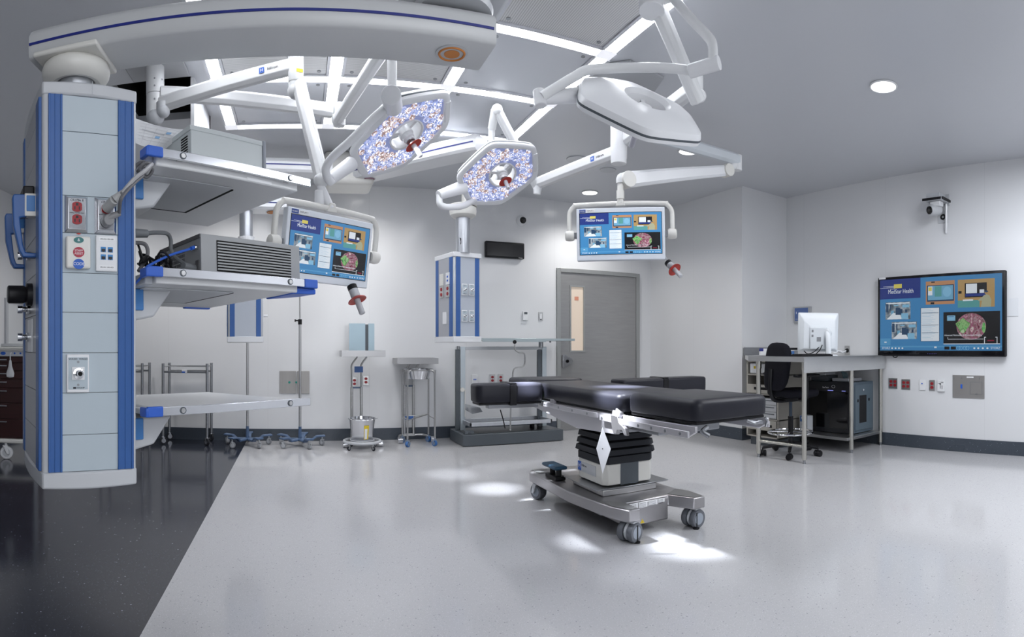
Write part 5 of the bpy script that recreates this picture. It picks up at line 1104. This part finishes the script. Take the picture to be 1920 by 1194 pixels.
MB().box((4.97,4.08,.167),(5.06,4.21,.36)).build('body', greypl, t, bevel=.01); MB().box((4.963,4.10,.29),(4.969,4.19,.355)).build('blue_face', blue, t); MB().box((4.960,4.12,.32),(4.9625,4.17,.345)).build('display', whiteink, t)
# chair
cc = V(4.56,3.98,0); t = thing('drafting_chair','black fabric drafting stool with armrests and chrome foot ring at the desk','chair',cc,-.25)
K = rotz(-.25, cc)                 # faces +x locally
sb = MB()
def cushion(name, mats, M, w, d, h, bow=.0, pinch=0.):
    rings = []; n = 28
    for (k_,z_) in ((.80,0),(.95,.12),(1,.35),(1,.7),(.95,.92),(.8,1)):
        r_ = []
        for i in range(n):
            a = 2*PI*i/n; c_,s_ = math.cos(a),math.sin(a); ex = .55
            x = (abs(c_)**ex)*(1 if c_ >= 0 else -1)*w/2*k_; y = (abs(s_)**ex)*(1 if s_ >= 0 else -1)*d/2*k_
            x *= 1-pinch*(y/d+.5)
            r_.append(M@V(x,y,z_*h+bow*((2*x/w)**2)))
        rings.append(r_)
    return MB().loft(rings).build(name, mats, t, ang=60)
cushion('seat', blkfab, K@Matrix.Translation((.03,0,.60)), .46,.48,.085,.01)
cushion('backrest', blkfab, K@Matrix.Translation((-.19,0,.92))@Matrix.Rotation(-PI/2+.12,4,'Y')@Matrix.Rotation(PI/2,4,'Z')@Matrix.Translation((0,0,-.035)), .44,.50,.07,-.03,.1)
MB().box((-.12,-.09,.56),(.15,.09,.60),K).tube([K@V(-.05,0,.57),K@V(-.2,0,.58),K@V(-.25,0,.68),K@V(-.245,0,.9)],.022,10,4).build('tilt_mechanism', black, t, bevel=.006)
MB().cyl(K@V(0,0,.30),K@V(0,0,.57),.017).build('gas_lift', mat('lift_blue',(.06,.08,.11),.3,.7), t)
MB().cyl(K@V(0,0,.10),K@V(0,0,.40),.028).build('lift_sleeve', black, t)
for sy in (-1,1):
    q = MB(); q.tube([K@V(.0,sy*.16,.585),K@V(-.01,sy*.27,.60),K@V(.0,sy*.285,.66),K@V(.0,sy*.285,.82)],.02,8,4); ar = q.build('armrest_support', black, t)
    MB().box((-.14,sy*.285-.045,.82),(.14,sy*.285+.045,.85),K).build('armrest', black, ar, bevel=.013, seg=3)
q = MB(); q.torus((0,0,.235),.235,.011,K,40,8,(1,1)); fr_ = None
for k in range(4): a = PI/4+k*PI/2; q.cyl(K@V(.02*math.cos(a),.02*math.sin(a),.24),K@V(.235*math.cos(a),.235*math.sin(a),.235),.008,seg=10)
q.build('foot_ring', chrome, t)
q = MB()
for k in range(5):
    a = .3+2*PI*k/5; c_,s_ = math.cos(a),math.sin(a)
    q.beam(K@V(.02*c_,.02*s_,.12),K@V(.30*c_,.30*s_,.085),.05,.04,w1=.03,h1=.028)
q.build('star_base', black, t, bevel=.003)
for k in range(5):
    a = .3+2*PI*k/5; p_ = K@V(.30*math.cos(a),.30*math.sin(a),0); castor(t,p_.x,p_.y,.03,a+1.,.045,black,black,black,.085,True)
# things on the desk
mp = V(4.69,3.72,DZ+.001); t = thing('computer_monitor','white computer monitor seen from behind on the stainless desk','monitor',mp); aM = math.radians(-38)
M = Matrix.Translation(mp)@Matrix.Rotation(aM,4,'Z')@Matrix.Rotation(math.radians(6),4,'X')
MB().box((-.212,.0,.045),(.212,.035,.445),M).build('bezel', mat('monitor_white',(.80,.84,.88),.35), t, bevel=.010, seg=3)
MB().loft([[M@V(x,0.001,z_) for x,z_ in ((-.207,.05),(.207,.05),(.207,.44),(-.207,.44))],[M@V(x,-.035,z_) for x,z_ in ((-.16,.08),(.17,.08),(.17,.37),(-.16,.37))]]).build('back_shell', mat('monitor_white'), t, bevel=.008)
MB().box((-.10,-.055,.075),(.08,-.03,.30),M).build('connector_bay', mat('monitor_white2',(.70,.74,.78),.4), t, bevel=.008)
BM_ = M@Matrix.Rotation(PI/2,4,'X')@Matrix.Translation((0,0,.0555)); q = MB(); q.m=0
for a,b_ in ((-.085,.25),(-.085,.20)): q.box((a,b_,0),(a+.02,b_+.025,.001),BM_)
q.box((-.03,.155,0),(.015,.20,.001),BM_); q.build('rear_label', [mat('label_grey',(.25,.26,.28),.6)], t, smooth=False, each=True)
MB().cyl(M@V(.06,-.06,.24),M@V(.10,-.02,.24),.045).tube([M@V(.085,-.05,.25),M@V(.085,-.085,.20),M@V(.085,-.10,.10),M@V(.085,-.10,.015)],[.03,.03,.027,.032],14,1).build('stand_neck', mat('monitor_white'), t, bevel=.003)
MB().prism([(.0,-.16),(.17,-.16),(.19,-.02),(-.02,-.02)],.0,.014,Matrix.Translation(mp)@Matrix.Rotation(aM,4,'Z')).build('stand_foot', mat('monitor_white'), t, bevel=.006)
MB().tube([M@V(.0,-.05,.10),M@V(-.06,-.07,.05),M@V(-.12,-.06,.03),M@V(-.16,-.05,.06)],.005,7,5).tube([M@V(.03,-.055,.12),M@V(.0,-.08,.07),M@V(-.04,-.08,.03)],.005,7,5).build('cable', black, t)
def small(name, label, cat, f, mats, **k):
    q = MB(); f(q); return one(name, q, mats, label, cat, **k)
def kb(q):
    M = Matrix.Translation((4.46,3.61,DZ+.001))@Matrix.Rotation(-.1,4,'Z'); q.box((-.22,-.075,0),(.22,.075,.018),M)
    for i in range(14):
        for j in range(5): q.box((-.21+.03*i,-.065+.027*j,.018),(-.186+.03*i,-.044+.027*j,.024),M)
small('keyboard','black computer keyboard on the desk before the white monitor','keyboard',kb,black,bevel=.001)
t = thing('telephone','dark desk telephone with blue lit display left of the monitor','telephone',(4.62,4.18,DZ)); M = Matrix.Translation((4.72,4.16,DZ+.001))@Matrix.Rotation(-.75,4,'Z')
MB().prism([(-.10,0),(.10,0),(.10,.06),(-.10,.03)],-.09,.09,M@Matrix.Rotation(PI/2,4,'X')).build('body', greypl, t, bevel=.005)
MB().box((-.105,-.085,.062),(.105,-.04,.085),M).build('handset', black, t, bevel=.01); MB().box((-.05,-.094,.018),(.06,-.089,.05),M).build('display', mat('phone_display',(.02,.05,.12),.3,emit=(.05,.15,.4),es=.6), t)
def bx_(q): M = Matrix.Translation((4.80,4.60,DZ+.001))@Matrix.Rotation(-.6,4,'Z'); q.m=0; q.box((-.05,-.03,0),(.05,.03,.075),M); q.m=1; q.box((-.055,-.033,.045),(-.01,.0,.078),M)
small('tissue_box','small white and dark blue box on the desk behind the chair back','box',bx_,[white,navy],bevel=.003)
def pl_(q): M = Matrix.Translation((4.80,4.42,DZ+.001)); q.lathe([(.09,0),(.095,.02),(.06,.05),(.02,.062)],M@Matrix.Diagonal((1.1,.8,1,1)),24)
small('paper_bundle','crumpled white paper bundle on the desk beside the phone','paper',pl_,[paper])
def pk2(q): M = Matrix.Translation((4.80,4.36,DZ+.001))@Matrix.Rotation(-.7,4,'Z'); q.box((-.1,-.05,0),(.06,.05,.045),M)
small('desk_box','cream cardboard box on the desk next to the phone','box',pk2,[cream],bevel=.003)
def cl_(q):
    c_ = V(4.97,3.78,DZ+.03)
    q.tube([c_+V(.07*math.cos(a*.9)+.01*a,.05*math.sin(a*.9),.012*math.sin(a*2.3)+.012) for a in range(0,22)],.0075,7,3)
small('cable_coil','coiled white cable lying on the desk right of the monitor','cable',cl_,[white])
# ================================================================ wall screen
tv0,tv1 = 3.565,2.02; w_ = tv0-tv1; zt,zb_ = 1.917,1.022; h_ = zt-zb_
t = thing('wall_screen','large black framed wall screen showing a blue desktop on the right wall','screen',(XR-.04,(tv0+tv1)/2,zb_))
M = frame((XR-.075,tv0,zt),(0,-1,0),(0,0,1))
MB().box((0,-h_,-.06),(w_,0,.0),M).build('housing', black, t, bevel=.012, seg=3)
MB().box((.012,-h_+.012,-.001),(w_-.012,-.012,.0015),M).build('glass', mat('tv_glass',(.006,.006,.008),.06), t, smooth=False)
screen(t, M@Matrix.Translation((.035,-.032,.002)), w_-.07, h_-.095, 'wall', .62)
q = MB(); q.m = 0; q.box((.02,-.022,.0015),(.11,-.0,.003),M); q.build('sticker', [whiteink], t, smooth=False)
q = MB(); [q.disc((w_*.42+.02*k,-h_+.03,.0015),.0025,M,.001,8) for k in range(6)]; q.build('indicator', mat('led_dim',(.1,.1,.4),.3,emit=(.2,.2,.9),es=.6), t)
MB().tube([M@V(.18,-h_+.01,-.03),M@V(.2,-h_-.012,-.03),M@V(.235,-h_-.012,-.03),M@V(.25,-h_+.01,-.03)],.006,8,4).build('cable_loop', black, t)
# ================================================================ grey imaging platform
px0,px1,py0,py1 = 1.84,3.09,6.23,6.80
t = thing('imaging_platform','grey wheeled platform with upright steel frame and flat top board by the back wall','platform',((px0+px1)/2,(py0+py1)/2,0))
MB().box((px0,py0,.005),(px1,py1,.135)).build('base', charcoal, t, bevel=.006)
MB().box((px0+.05,py0+.05,.136),(px1-.05,py1-.05,.139)).build('base_top', mat('dark_top',(.05,.055,.06),.3), t)
st = MB().box((px0+.10,py0+.06,.215),(px1-.12,py0+.08,.26)).box((px0+.10,py1-.12,.215),(px1-.12,py1-.10,.26)).box((px0+.10,py0+.06,.215),(px0+.12,py1-.1,.26)).box((px1-.14,py0+.06,.215),(px1-.12,py1-.1,.26)).build('lower_tray', alum, t, bevel=.003)
MB().box((px0+.12,py0+.08,.218),(px1-.14,py1-.12,.225)).build('tray_floor', mat('dark_top'), st)
for x in (px0+.02, px1-.17): MB().box((x,py1-.20,.136),(x+.05,py1-.16,1.10)).build('upright', charcoal, t, bevel=.003)
for x in (px0+.075, px1-.115): MB().box((x,py1-.21,.136),(x+.06,py1-.18,1.13)).build('upright_cover', mat('pale_alu',(.52,.58,.62),.35,.5), t, bevel=.003)
MB().box((px0+.02,py1-.2,1.09),(px1-.1,py1-.17,1.13)).build('cross_bar', greypl, t, bevel=.003)
MB().box((2.12,py0+.10,1.200),(3.30,py1-.02,1.228)).box((2.10,py0+.08,1.185),(2.9,py0+.10,1.225)).build('top_board', mat('board_alu',(.45,.52,.54),.3,.6), t, bevel=.002)
MB().cyl((px1-.13,py1-.2,1.12),(px1-.13,py1-.2,1.205),.03).cyl((px0+.05,py1-.2,1.1),(px0+.05,py1-.2,1.135),.018).cyl((px1+.0,py1-.2,1.18),(px1+.0,py1-.2,1.205),.012).build('support_post', steelD, t, each=True)
q = MB(); D0 = 6.55
MB().cyl(P(965,641,D0-.03),P(965,641,D0+.02),.022).build('crank_knob', black, t)
q.tube([P(965,645,D0),P(966,655,D0),P(972,660,D0),P(982,662,D0),P(984,670,D0),P(983,683,D0),P(978,688,D0),P(966,690,D0),P(962,697,D0),P(961,715,D0),P(958,760,D0),P(957,800,D0-.03),P(957,806,D0-.04)],.009,8,4); q.build('crank_rod', steel, t)
MB().cyl((px0+.09,py1-.22,.62),(px0+.09,py1-.25,.62),.025).cyl((px0+.125,py1-.23,.30),(px0+.125,py1-.23,.62),.005).build('pulley', cream, t)
MB().box((px0+.03,py0+.02,.136),(px0+.14,py0+.1,.175)).cyl((px0+.08,py0+.01,.16),(px0+.08,py0+.04,.16),.012).build('latch', charcoal, t, bevel=.003)
MB().cyl((px1-.28,py0+.3,.14),(px1-.28,py0+.3,.215),.03).lathe([(.05,.19),(.11,.205),(.11,.215)],Matrix.Translation((px1-.28,py0+.3,0))).build('turntable', black, t)
MB().tube([onY(862,796,6.85),onY(867,780,6.8),onY(862,779,6.8),onY(858,779,6.8)],.012,8,3).build('push_handle', steelD, t)
# ================================================================ stands by the back wall
def mayo(cx_, cy_, zt, label, group=None, panel=False):
    t = thing('instrument_stand', label, 'stand', (cx_,cy_,0)); M = Matrix.Translation((cx_,cy_,0))
    MB().box((-.245,-.165,zt-.068),(.245,-.16,zt),M).box((-.245,.16,zt-.068),(.245,.165,zt),M).box((-.245,-.16,zt-.068),(-.24,.16,zt),M).box((.24,-.16,zt-.068),(.245,.16,zt),M).box((-.24,-.16,zt-.068),(.24,.16,zt-.063),M).build('tray', mat('tray_steel',(.40,.40,.41),.3,.7), t, bevel=.001)
    for sx in (-.055,.055):
        x = sx*1.0-.05
        MB().tube([M@V(x+.06,.05,zt-.05),M@V(x+.05,.1,zt-.09),M@V(x,.13,zt-.17),M@V(x,.13,zt-.26),M@V(x,.13,.62)],.0115,10,5).build('upper_post', steel, t)
        MB().cyl(M@V(x,.13,.06),M@V(x,.13,.66),.017).build('lower_post', steel, t)
    MB().box((-.115,.12,.645),(.015,.14,.665),M).build('cross_bar', mat('bar_blue',(.08,.12,.2),.4), t)
    q = MB(); q.tube([M@V(-.10,.13,.06),M@V(-.17,.10,.06),M@V(-.20,0,.035),M@V(-.20,-.12,.03)],.014,8,4); q.tube([M@V(.0,.13,.06),M@V(.12,.12,.06),M@V(.17,.03,.05),M@V(.20,-.10,.03)],.014,8,4); q.box((-.11,.115,.05),(.02,.145,.08),M); q.build('foot_frame', steel, t)
    for x,y in ((-.2,-.12),(.2,-.10)): 
        MB().lathe([(.030,-.03),(.034,-.025),(.034,.025),(.030,.03)],M@Matrix.Translation((x,y+.02,.034))@Matrix.Rotation(PI/2,4,'Y'),20).build('wheel_drum', steelL, t)
    return t, M
a1 = onZ(680,832,0); m1x,m1y = .74,6.55
t, M = mayo(m1x,m1y,1.085,'steel instrument stand with high tray holding an upright steel panel, left of the other stand')
MB().box((-.055,.115,.83),(.045,.121,.90),M@Matrix.Translation((-.02,.0,.0))).build('blue_tag', blue, t)
# panel standing on the tray
t = thing('steel_panel','pale blue-grey sheet steel panel standing upright on the tray of the left stand','panel',(m1x,m1y,1.045))
pz0 = 1.023; MB().box((m1x-.145,m1y+.02,pz0),(m1x+.04,m1y+.03,pz0+.37)).build('left_sheet', mat('pale_sheet',(.33,.43,.49),.35,.5), t)
MB().box((m1x+.075,m1y+.02,pz0),(m1x+.145,m1y+.03,pz0+.37)).build('right_sheet', mat('pale_sheet'), t)
MB().box((m1x+.04,m1y+.03,pz0),(m1x+.075,m1y+.05,pz0+.36)).build('dark_channel', charcoal, t)
# bucket on wheeled ring
bc = V(.72,6.36,0); t = thing('kick_bucket_ring','grey wheeled ring base carrying the steel bucket','stand',bc); BM2 = Matrix.Translation(bc)
MB().torus((0,0,.085),.2,.016,BM2,44,8).torus((0,0,.10),.13,.008,BM2,30,6).build('ring', greypl, t)
q = MB(); [q.cyl(BM2@Matrix.Rotation(k*PI/2,4,'Z')@V(-.19,0,.078),BM2@Matrix.Rotation(k*PI/2,4,'Z')@V(.19,0,.078),.006) for k in range(2)]; q.build('cross_bars', steelD, t)
for k in range(4): a = .6+k*PI/2; castor(t,bc.x+.185*math.cos(a),bc.y+.185*math.sin(a),.024,a,.016,steel,rubber,grubber,.075)
t = thing('bucket','stainless steel bucket with a yellow label, standing in a wheeled ring','bucket',bc+V(0,0,.087))
q = MB(); prof = [(.105,.087),(.112,.09),(.143,.335),(.150,.34),(.150,.345),(.140,.345),(.138,.335),(.108,.10),(.0,.098)]; q.lathe(prof,BM2,40,False); q.lathe([(.105,.0875),(.0,.0872)],BM2,40,False); bk = q.build('bucket_body', steelL, t, ang=50)
q = MB(); n_ = 7; R2 = lambda z_: .1125+(z_-.09)*.1265+.002
for i in range(n_):
    a0_,a1_ = -PI/2+.05+i*.06, -PI/2+.05+(i+1)*.06
    q._add([BM2@V(R2(z_)*math.cos(a),R2(z_)*math.sin(a),z_) for a,z_ in ((a0_,.12),(a1_,.12),(a1_,.27),(a0_,.27))],[(0,1,2,3)])
q.build('yellow_label', yellow, bk)
q = MB()
for i in range(4):
    a0_,a1_ = -PI/2+.10+i*.06, -PI/2+.10+(i+1)*.06
    q._add([BM2@V((R2(z_)+.001)*math.cos(a),(R2(z_)+.001)*math.sin(a),z_) for a,z_ in ((a0_,.125),(a1_,.125),(a1_,.235),(a0_,.235))],[(0,1,2,3)])
q.build('white_label', whiteink, bk)
q = MB(); q.tube([BM2@V(-.148,-.01,.33),BM2@V(-.16,-.08,.345),BM2@V(-.1,-.14,.335),BM2@V(0,-.158,.33),BM2@V(.1,-.14,.335),BM2@V(.16,-.08,.345),BM2@V(.148,-.01,.33)],.003,6,4); q.build('handle', steelL, bk)
# ring stand with basin
t = thing('basin_stand','four legged steel basin stand with blue wheels, right of the bucket','stand',(1.39,6.54,0))
x0,x1,ya,yb,zt = 1.235,1.55,6.38,6.70,.86
for x,y,sx in ((x0,ya,1),(x1,ya,-1),(x0,yb,1),(x1,yb,-1)):
    MB().tube([(x,y,.09),(x,y,zt-.06),(x+sx*.012,y,zt-.015),(x+sx*.05,y+(.04 if y==ya else -.04),zt),(x+sx*.08,y+(.07 if y==ya else -.07),zt)],.011,10,3).build('leg', steel, t)
    castor(t,x,y,.034,.8 if sx > 0 else 2.1,.03,mat('fork_blue',(.22,.28,.38),.4),mat('tyre_blue',(.04,.14,.38),.45),mat('fork_blue'),.10)
MB().torus(((x0+x1)/2,(ya+yb)/2,zt+.0),.148,.008,I4,40,8).build('basin_ring', steel, t)
MB().cyl((x0,ya,.31),(x0,yb,.31),.006).cyl((x1,ya,.31),(x1,yb,.31),.006).cyl((x0,yb,.30),(x1,yb,.33),.007).cyl((x0,ya+.0,.30),(x1,yb,.33),.006).build('stretcher', steel, t)
MB().box((x0+.03,yb-.01,.27),(x0+.13,yb+.005,.31)).build('blue_tag', blue, t)
bm3 = Matrix.Translation(((x0+x1)/2,(ya+yb)/2,0))
t = thing('basin','round stainless steel basin resting in the four legged stand','basin',((x0+x1)/2,(ya+yb)/2,.74))
MB().lathe([(.115,.755),(.122,.758),(.152,.868),(.174,.872),(.174,.878),(.148,.876),(.118,.765),(0,.763)],bm3,44,False).build('bowl', steelL, t, ang=50)
mayo(1.40,6.75,.995,'lower steel instrument stand with an empty tray behind the basin stand')
# ================================================================ drip stands
def iv_pole(x, y, zt, label, rot, clamp=None):
    t = thing('drip_stand', label, 'drip stand', (x,y,0)); M = rotz(rot,(x,y,0)); bg = mat('base_blue',(.07,.12,.22),.45)
    MB().cyl(M@V(0,0,.06),M@V(0,0,.22),.021,.017).build('hub', bg, t)
    for k in range(5):
        R_ = M@Matrix.Rotation(2*PI*k/5,4,'Z')
        q = MB(); q.beam(R_@V(.01,0,.075),R_@V(.15,0,.07),.06,.03,w1=.06,h1=.022); q.beam(R_@V(.14,0,.07),R_@V(.185,0,.105),.06,.022); q.beam(R_@V(.18,0,.105),R_@V(.285,0,.112),.06,.022,w1=.085,h1=.018); q.build('base_arm', bg, t, bevel=.004)
        p_ = R_@V(.255,0,0); castor(t,p_.x,p_.y,.034,rot+2*PI*k/5+2.3,.028,greypl,mat('wheel_grey',(.25,.26,.28),.45),greypl,.10)
    MB().cyl(M@V(0,0,.20),M@V(0,0,min(zt,1.42)),.0145).build('lower_pole', steel, t)
    if zt > 1.5: MB().cyl(M@V(0,0,1.40),M@V(0,0,zt),.010).build('upper_pole', steel, t)
    if clamp: MB().cyl(M@V(0,0,1.38),M@V(0,0,1.44),.022).cyl((x-.05,y-.0,1.425),(x,y,1.425),.008).cyl((x-.062,y,1.425),(x-.048,y,1.425),.016).build('clamp', black, t, bevel=.003)
    return t
iv_pole(-.565,6.60,1.45,'steel drip stand with blue star base standing on the dark floor edge',.3)
iv_pole(.035,6.58,1.80,'steel drip stand with black clamp and blue base on the pale floor',.1,True)
# ================================================================ frame carts on the dark floor
def rack(x0,x1,label):
    t = thing('frame_cart', label, 'cart', ((x0+x1)/2,6.68,0)); ya,yb = 6.52,6.86; zt = .935; fm_ = steelD
    for x,y in ((x0,ya),(x1,ya),(x0,yb),(x1,yb)):
        MB().cyl((x,y,.10),(x,y,zt),.016).build('post', steelD, t); castor(t,x,y,.042,.4 if x == x0 else 2.4,.025,steelL,rubber,steelL,.11)
    q = MB(); q.cyl((x0,ya,.90),(x1,ya,.90),.005).cyl((x0,yb,.90),(x1,yb,.90),.005).cyl((x0,ya,.90),(x0,yb,.90),.005).cyl((x1,ya,.90),(x1,yb,.90),.005); q.build('top_rod', steelD, t)
    MB().box((x0,ya-.01,.825),(x1,ya+.012,.85)).box((x0,yb-.012,.825),(x1,yb+.01,.85)).build('shelf_bar', steelD, t, bevel=.002, each=True)
    MB().box((x0,ya,.42),(x1,yb,.44)).build('lower_shelf', steelD, t, bevel=.002)
    return t
rk = rack(-1.535,-1.02,'grey steel frame cart with blue and white tag, standing between column and drip stand')
q = MB(); q.m = 0; q.box((-1.31,6.50,.83),(-1.25,6.507,.87)); q.m = 1; q.box((-1.31,6.499,.828),(-1.27,6.5,.845)); q.build('tag', [whiteink, royal], rk)
rack(-2.30,-1.785,'grey steel frame cart mostly hidden behind the near column')
# ================================================================ drawer cart far left
ct = V(-2.92,5.35,0); rcz = math.radians(14); M = rotz(rcz,ct); t = thing('drawer_cart','dark red drawer cart with cream frame on white castors at the left edge','cart',ct,rcz)
MB().box((-.36,-.24,.20),(.335,.25,1.04),M).build('carcass', wood, t, bevel=.004)
MB().box((-.40,-.28,1.085),(.39,.28,1.11),M).box((-.40,-.29,1.10),(.40,.29,1.125),M).build('top', cream, t, bevel=.008)
MB().box((-.38,-.262,1.03),(.36,-.25,1.088),M).build('label_panel', lgrey, t, bevel=.002)
q = MB(); q.m=0; q.disc((.02,1.06,0),.028,frame(M@V(0,-.264,0),M.col[0].xyz,(0,0,1)),.002,20,.016); [q.disc((xx,1.06,0),.010,frame(M@V(0,-.264,0),M.col[0].xyz,(0,0,1)),.002,12) for xx in (-.12,.14,.2)]; q.build('badge', royal, t, each=True)
for x in (-.37,.355): MB().box((x-.018,-.265,.20),(x+.018,-.235,1.09),M).build('corner_post', lgrey, t, bevel=.004)
MB().box((-.40,-.30,.16),(.38,.28,.20),M).build('base_frame', cream, t, bevel=.012)
zs_ = [.22,.40,.56,.71,.80,.885,.965,1.025]
for i in range(len(zs_)-1):
    d_ = MB().box((-.345,-.256,zs_[i]+.004),(.325,-.238,zs_[i+1]-.004),M).build('drawer', wood, t, bevel=.003)
    zc = zs_[i+1]-.03; MB().box((-.03,-.272,zc-.006),(.06,-.256,zc+.006),M).build('drawer_pull', steelL, d_, bevel=.002)
for x,y in ((-.33,-.25),(.05,-.27),(-.33,.22),(.3,.22)): p_ = M@V(x,y,0); castor(t,p_.x,p_.y,.065,.4,.04,white,white2,lgrey,.165)
q = MB(); a = M@V(.10,-.285,.99); q.loft([[a+V(r_*math.cos(2*PI*k/14),r_*.6*math.sin(2*PI*k/14),z_) for k in range(14)] for r_,z_ in ((.012,0),(.02,-.06),(.045,-.13),(.04,-.165),(.012,-.175))]); q.tube([a+V(0,0,0),a+V(0,.0,.06),a+V(.0,.02,.075)],.006,7,3)
one('glove_bag', q, paper, 'small white bag hanging by a cord from a drawer pull of the red cart', 'bag')
t = thing('cart_items','low grey tray and cable on top of the dark red drawer cart','tray',M@V(.05,0,1.126)); MB().box((-.05,-.1,1.126),(.34,.12,1.16),M).build('tray', greypl, t, bevel=.006); MB().tube([M@V(-.3,-.1,1.13),M@V(-.2,-.12,1.17),M@V(-.1,-.1,1.14)],.006,7,4).build('cable', black, t)
# ================================================================ light and camera
def area(name, loc, size, power, col=(1,1,1), to=None, sy=None):
    l = bpy.data.lights.new(name,'AREA'); l.energy = power; l.size = size; l.color = col
    if sy: l.shape = 'RECTANGLE'; l.size_y = sy
    o = bpy.data.objects.new(name,l); COL.objects.link(o); o.location = loc
    o.rotation_euler = ((Vector(to)-Vector(loc)) if to else Vector((0,0,-1))).to_track_quat('-Z','Y').to_euler(); return o
def spot(name, loc, to, power, ang, blend=.6, r=.08, col=(.88,.92,1.)):
    l = bpy.data.lights.new(name,'SPOT'); l.energy = power; l.spot_size = math.radians(ang); l.spot_blend = 1. if name == 'surgical_beam' else blend; l.shadow_soft_size = r; l.color = col
    o = bpy.data.objects.new(name,l); COL.objects.link(o); o.location = loc
    o.rotation_euler = (Vector(to)-Vector(loc)).to_track_quat('-Z','Y').to_euler(); return o
area('added_front_fill', (1.2,-2.3,2.0), 2.4, 65, (.95,.97,1.), to=(.8,4.,1.9))  # unseen fill light added behind the camera to lift surfaces facing it
area('added_ceiling_fill', (1.9,-.6,3.0), 1.6, 22, (.95,.97,1.), sy=1.6)  # unseen area light added overhead behind the camera as fill
area('added_ceiling_fill', (4.1,.9,3.0), 1.2, 82, (.92,.95,1.), sy=1.6)  # unseen area light added to brighten the right wall
for x,y,p_ in ((3.66,2.28,16),(3.59,4.47,30),(3.52,6.35,34),(.79,6.22,30),(-.75,6.2,30),(-2.1,6.1,26)): spot('downlight_beam', (x,y,H-.03), (x,y,0), p_*2.35, 140, .8, .08, (1,.98,.95))  # last two beams serve the downlights added for the back-left wall
def lamp_beam(M, dx, dy, to, p_, ang): c_ = M@V(dx,dy,.03); spot('surgical_beam', c_, to, p_, ang, .5, .07)
lamp_beam(ML1,.1,0.05,(2.12,2.55,0),1500,13); lamp_beam(ML1,-.15,0,(1.75,2.35,0),90,16); lamp_beam(ML1,.0,.1,(1.585,3.76,.84),7000,5.2); lamp_beam(ML1,.05,-.1,(1.72,2.92,.84),1300,6.5)
lamp_beam(ML2,.0,.15,(1.60,3.84,.87),4500,8); lamp_beam(ML2,.1,-.1,(1.54,4.32,0.0),480,13); lamp_beam(ML2,-.1,-.1,(1.33,4.95,0.0),220,14)
lamp_beam(ML3,-.15,0,(2.0,3.2,.86),3000,13); lamp_beam(ML3,.1,-.15,(1.72,2.85,.72),500,11)
w = bpy.data.worlds.new('world'); SC.world = w; w.use_nodes = True
w.node_tree.nodes['Background'].inputs[0].default_value = (.6,.65,.75,1); w.node_tree.nodes['Background'].inputs[1].default_value = .3
cam = bpy.data.cameras.new('camera'); co = bpy.data.objects.new('camera',cam); COL.objects.link(co); SC.camera = co
co.location = (0,0,CAMH); co.rotation_euler = (PI/2,0,-(960-CX)/F); cam.clip_start = .05
cam.type = 'PANO'                                                   # the photograph is a stitched cylindrical panorama
for q in (cam, getattr(cam,'cycles',None)):
    if q is not None and hasattr(q,'panorama_type'):
        q.panorama_type = 'CENTRAL_CYLINDRICAL'
        q.central_cylindrical_range_u_min = -960/F; q.central_cylindrical_range_u_max = 960/F
        q.central_cylindrical_range_v_min = -(1194-HZ)/F; q.central_cylindrical_range_v_max = HZ/F; q.central_cylindrical_radius = 1
SC.view_settings.view_transform = 'Standard'; SC.view_settings.look = 'None'; SC.view_settings.exposure = 0
SC.cycles.max_bounces = 5; SC.cycles.diffuse_bounces = 3; SC.cycles.glossy_bounces = 3; SC.cycles.adaptive_threshold = .05; SC.cycles.sample_clamp_indirect = 6
SC.cycles.use_adaptive_sampling = True; SC.cycles.adaptive_min_samples = 16
for m_ in bpy.data.materials:                                       # small glowing details need no light sampling of their own
    if m_.name.startswith(('led_','scr_','tablet_','phone_','green_tab','wired_')) and hasattr(m_,'cycles'): m_.cycles.emission_sampling = 'NONE'
GROUPS = {'equipment_pendant':'ceiling equipment pendants','surgical_light':'surgical lamps over the table','hanging_display':'displays hanging on ceiling arms','ceiling_mount':'ceiling mounts of the arms',
    'downlight':'round recessed downlights','ceiling_panel':'air diffuser panels of the ceiling grid','power_outlet':'wall power outlets','data_outlet':'wall data outlets','instrument_stand':'steel instrument stands by the back wall',
    'drip_stand':'drip stands by the back wall','frame_cart':'grey frame carts by the back wall','equipment_cable':'power cords plugged into the near column','chart_sheet':'loose paper sheets','ceiling_disc':'round ceiling cover discs'}
for o in bpy.data.objects:
    b = o.name.split('.')[0]
    if o.parent is None and b in GROUPS and 'group' not in o.keys(): o['group'] = GROUPS[b]
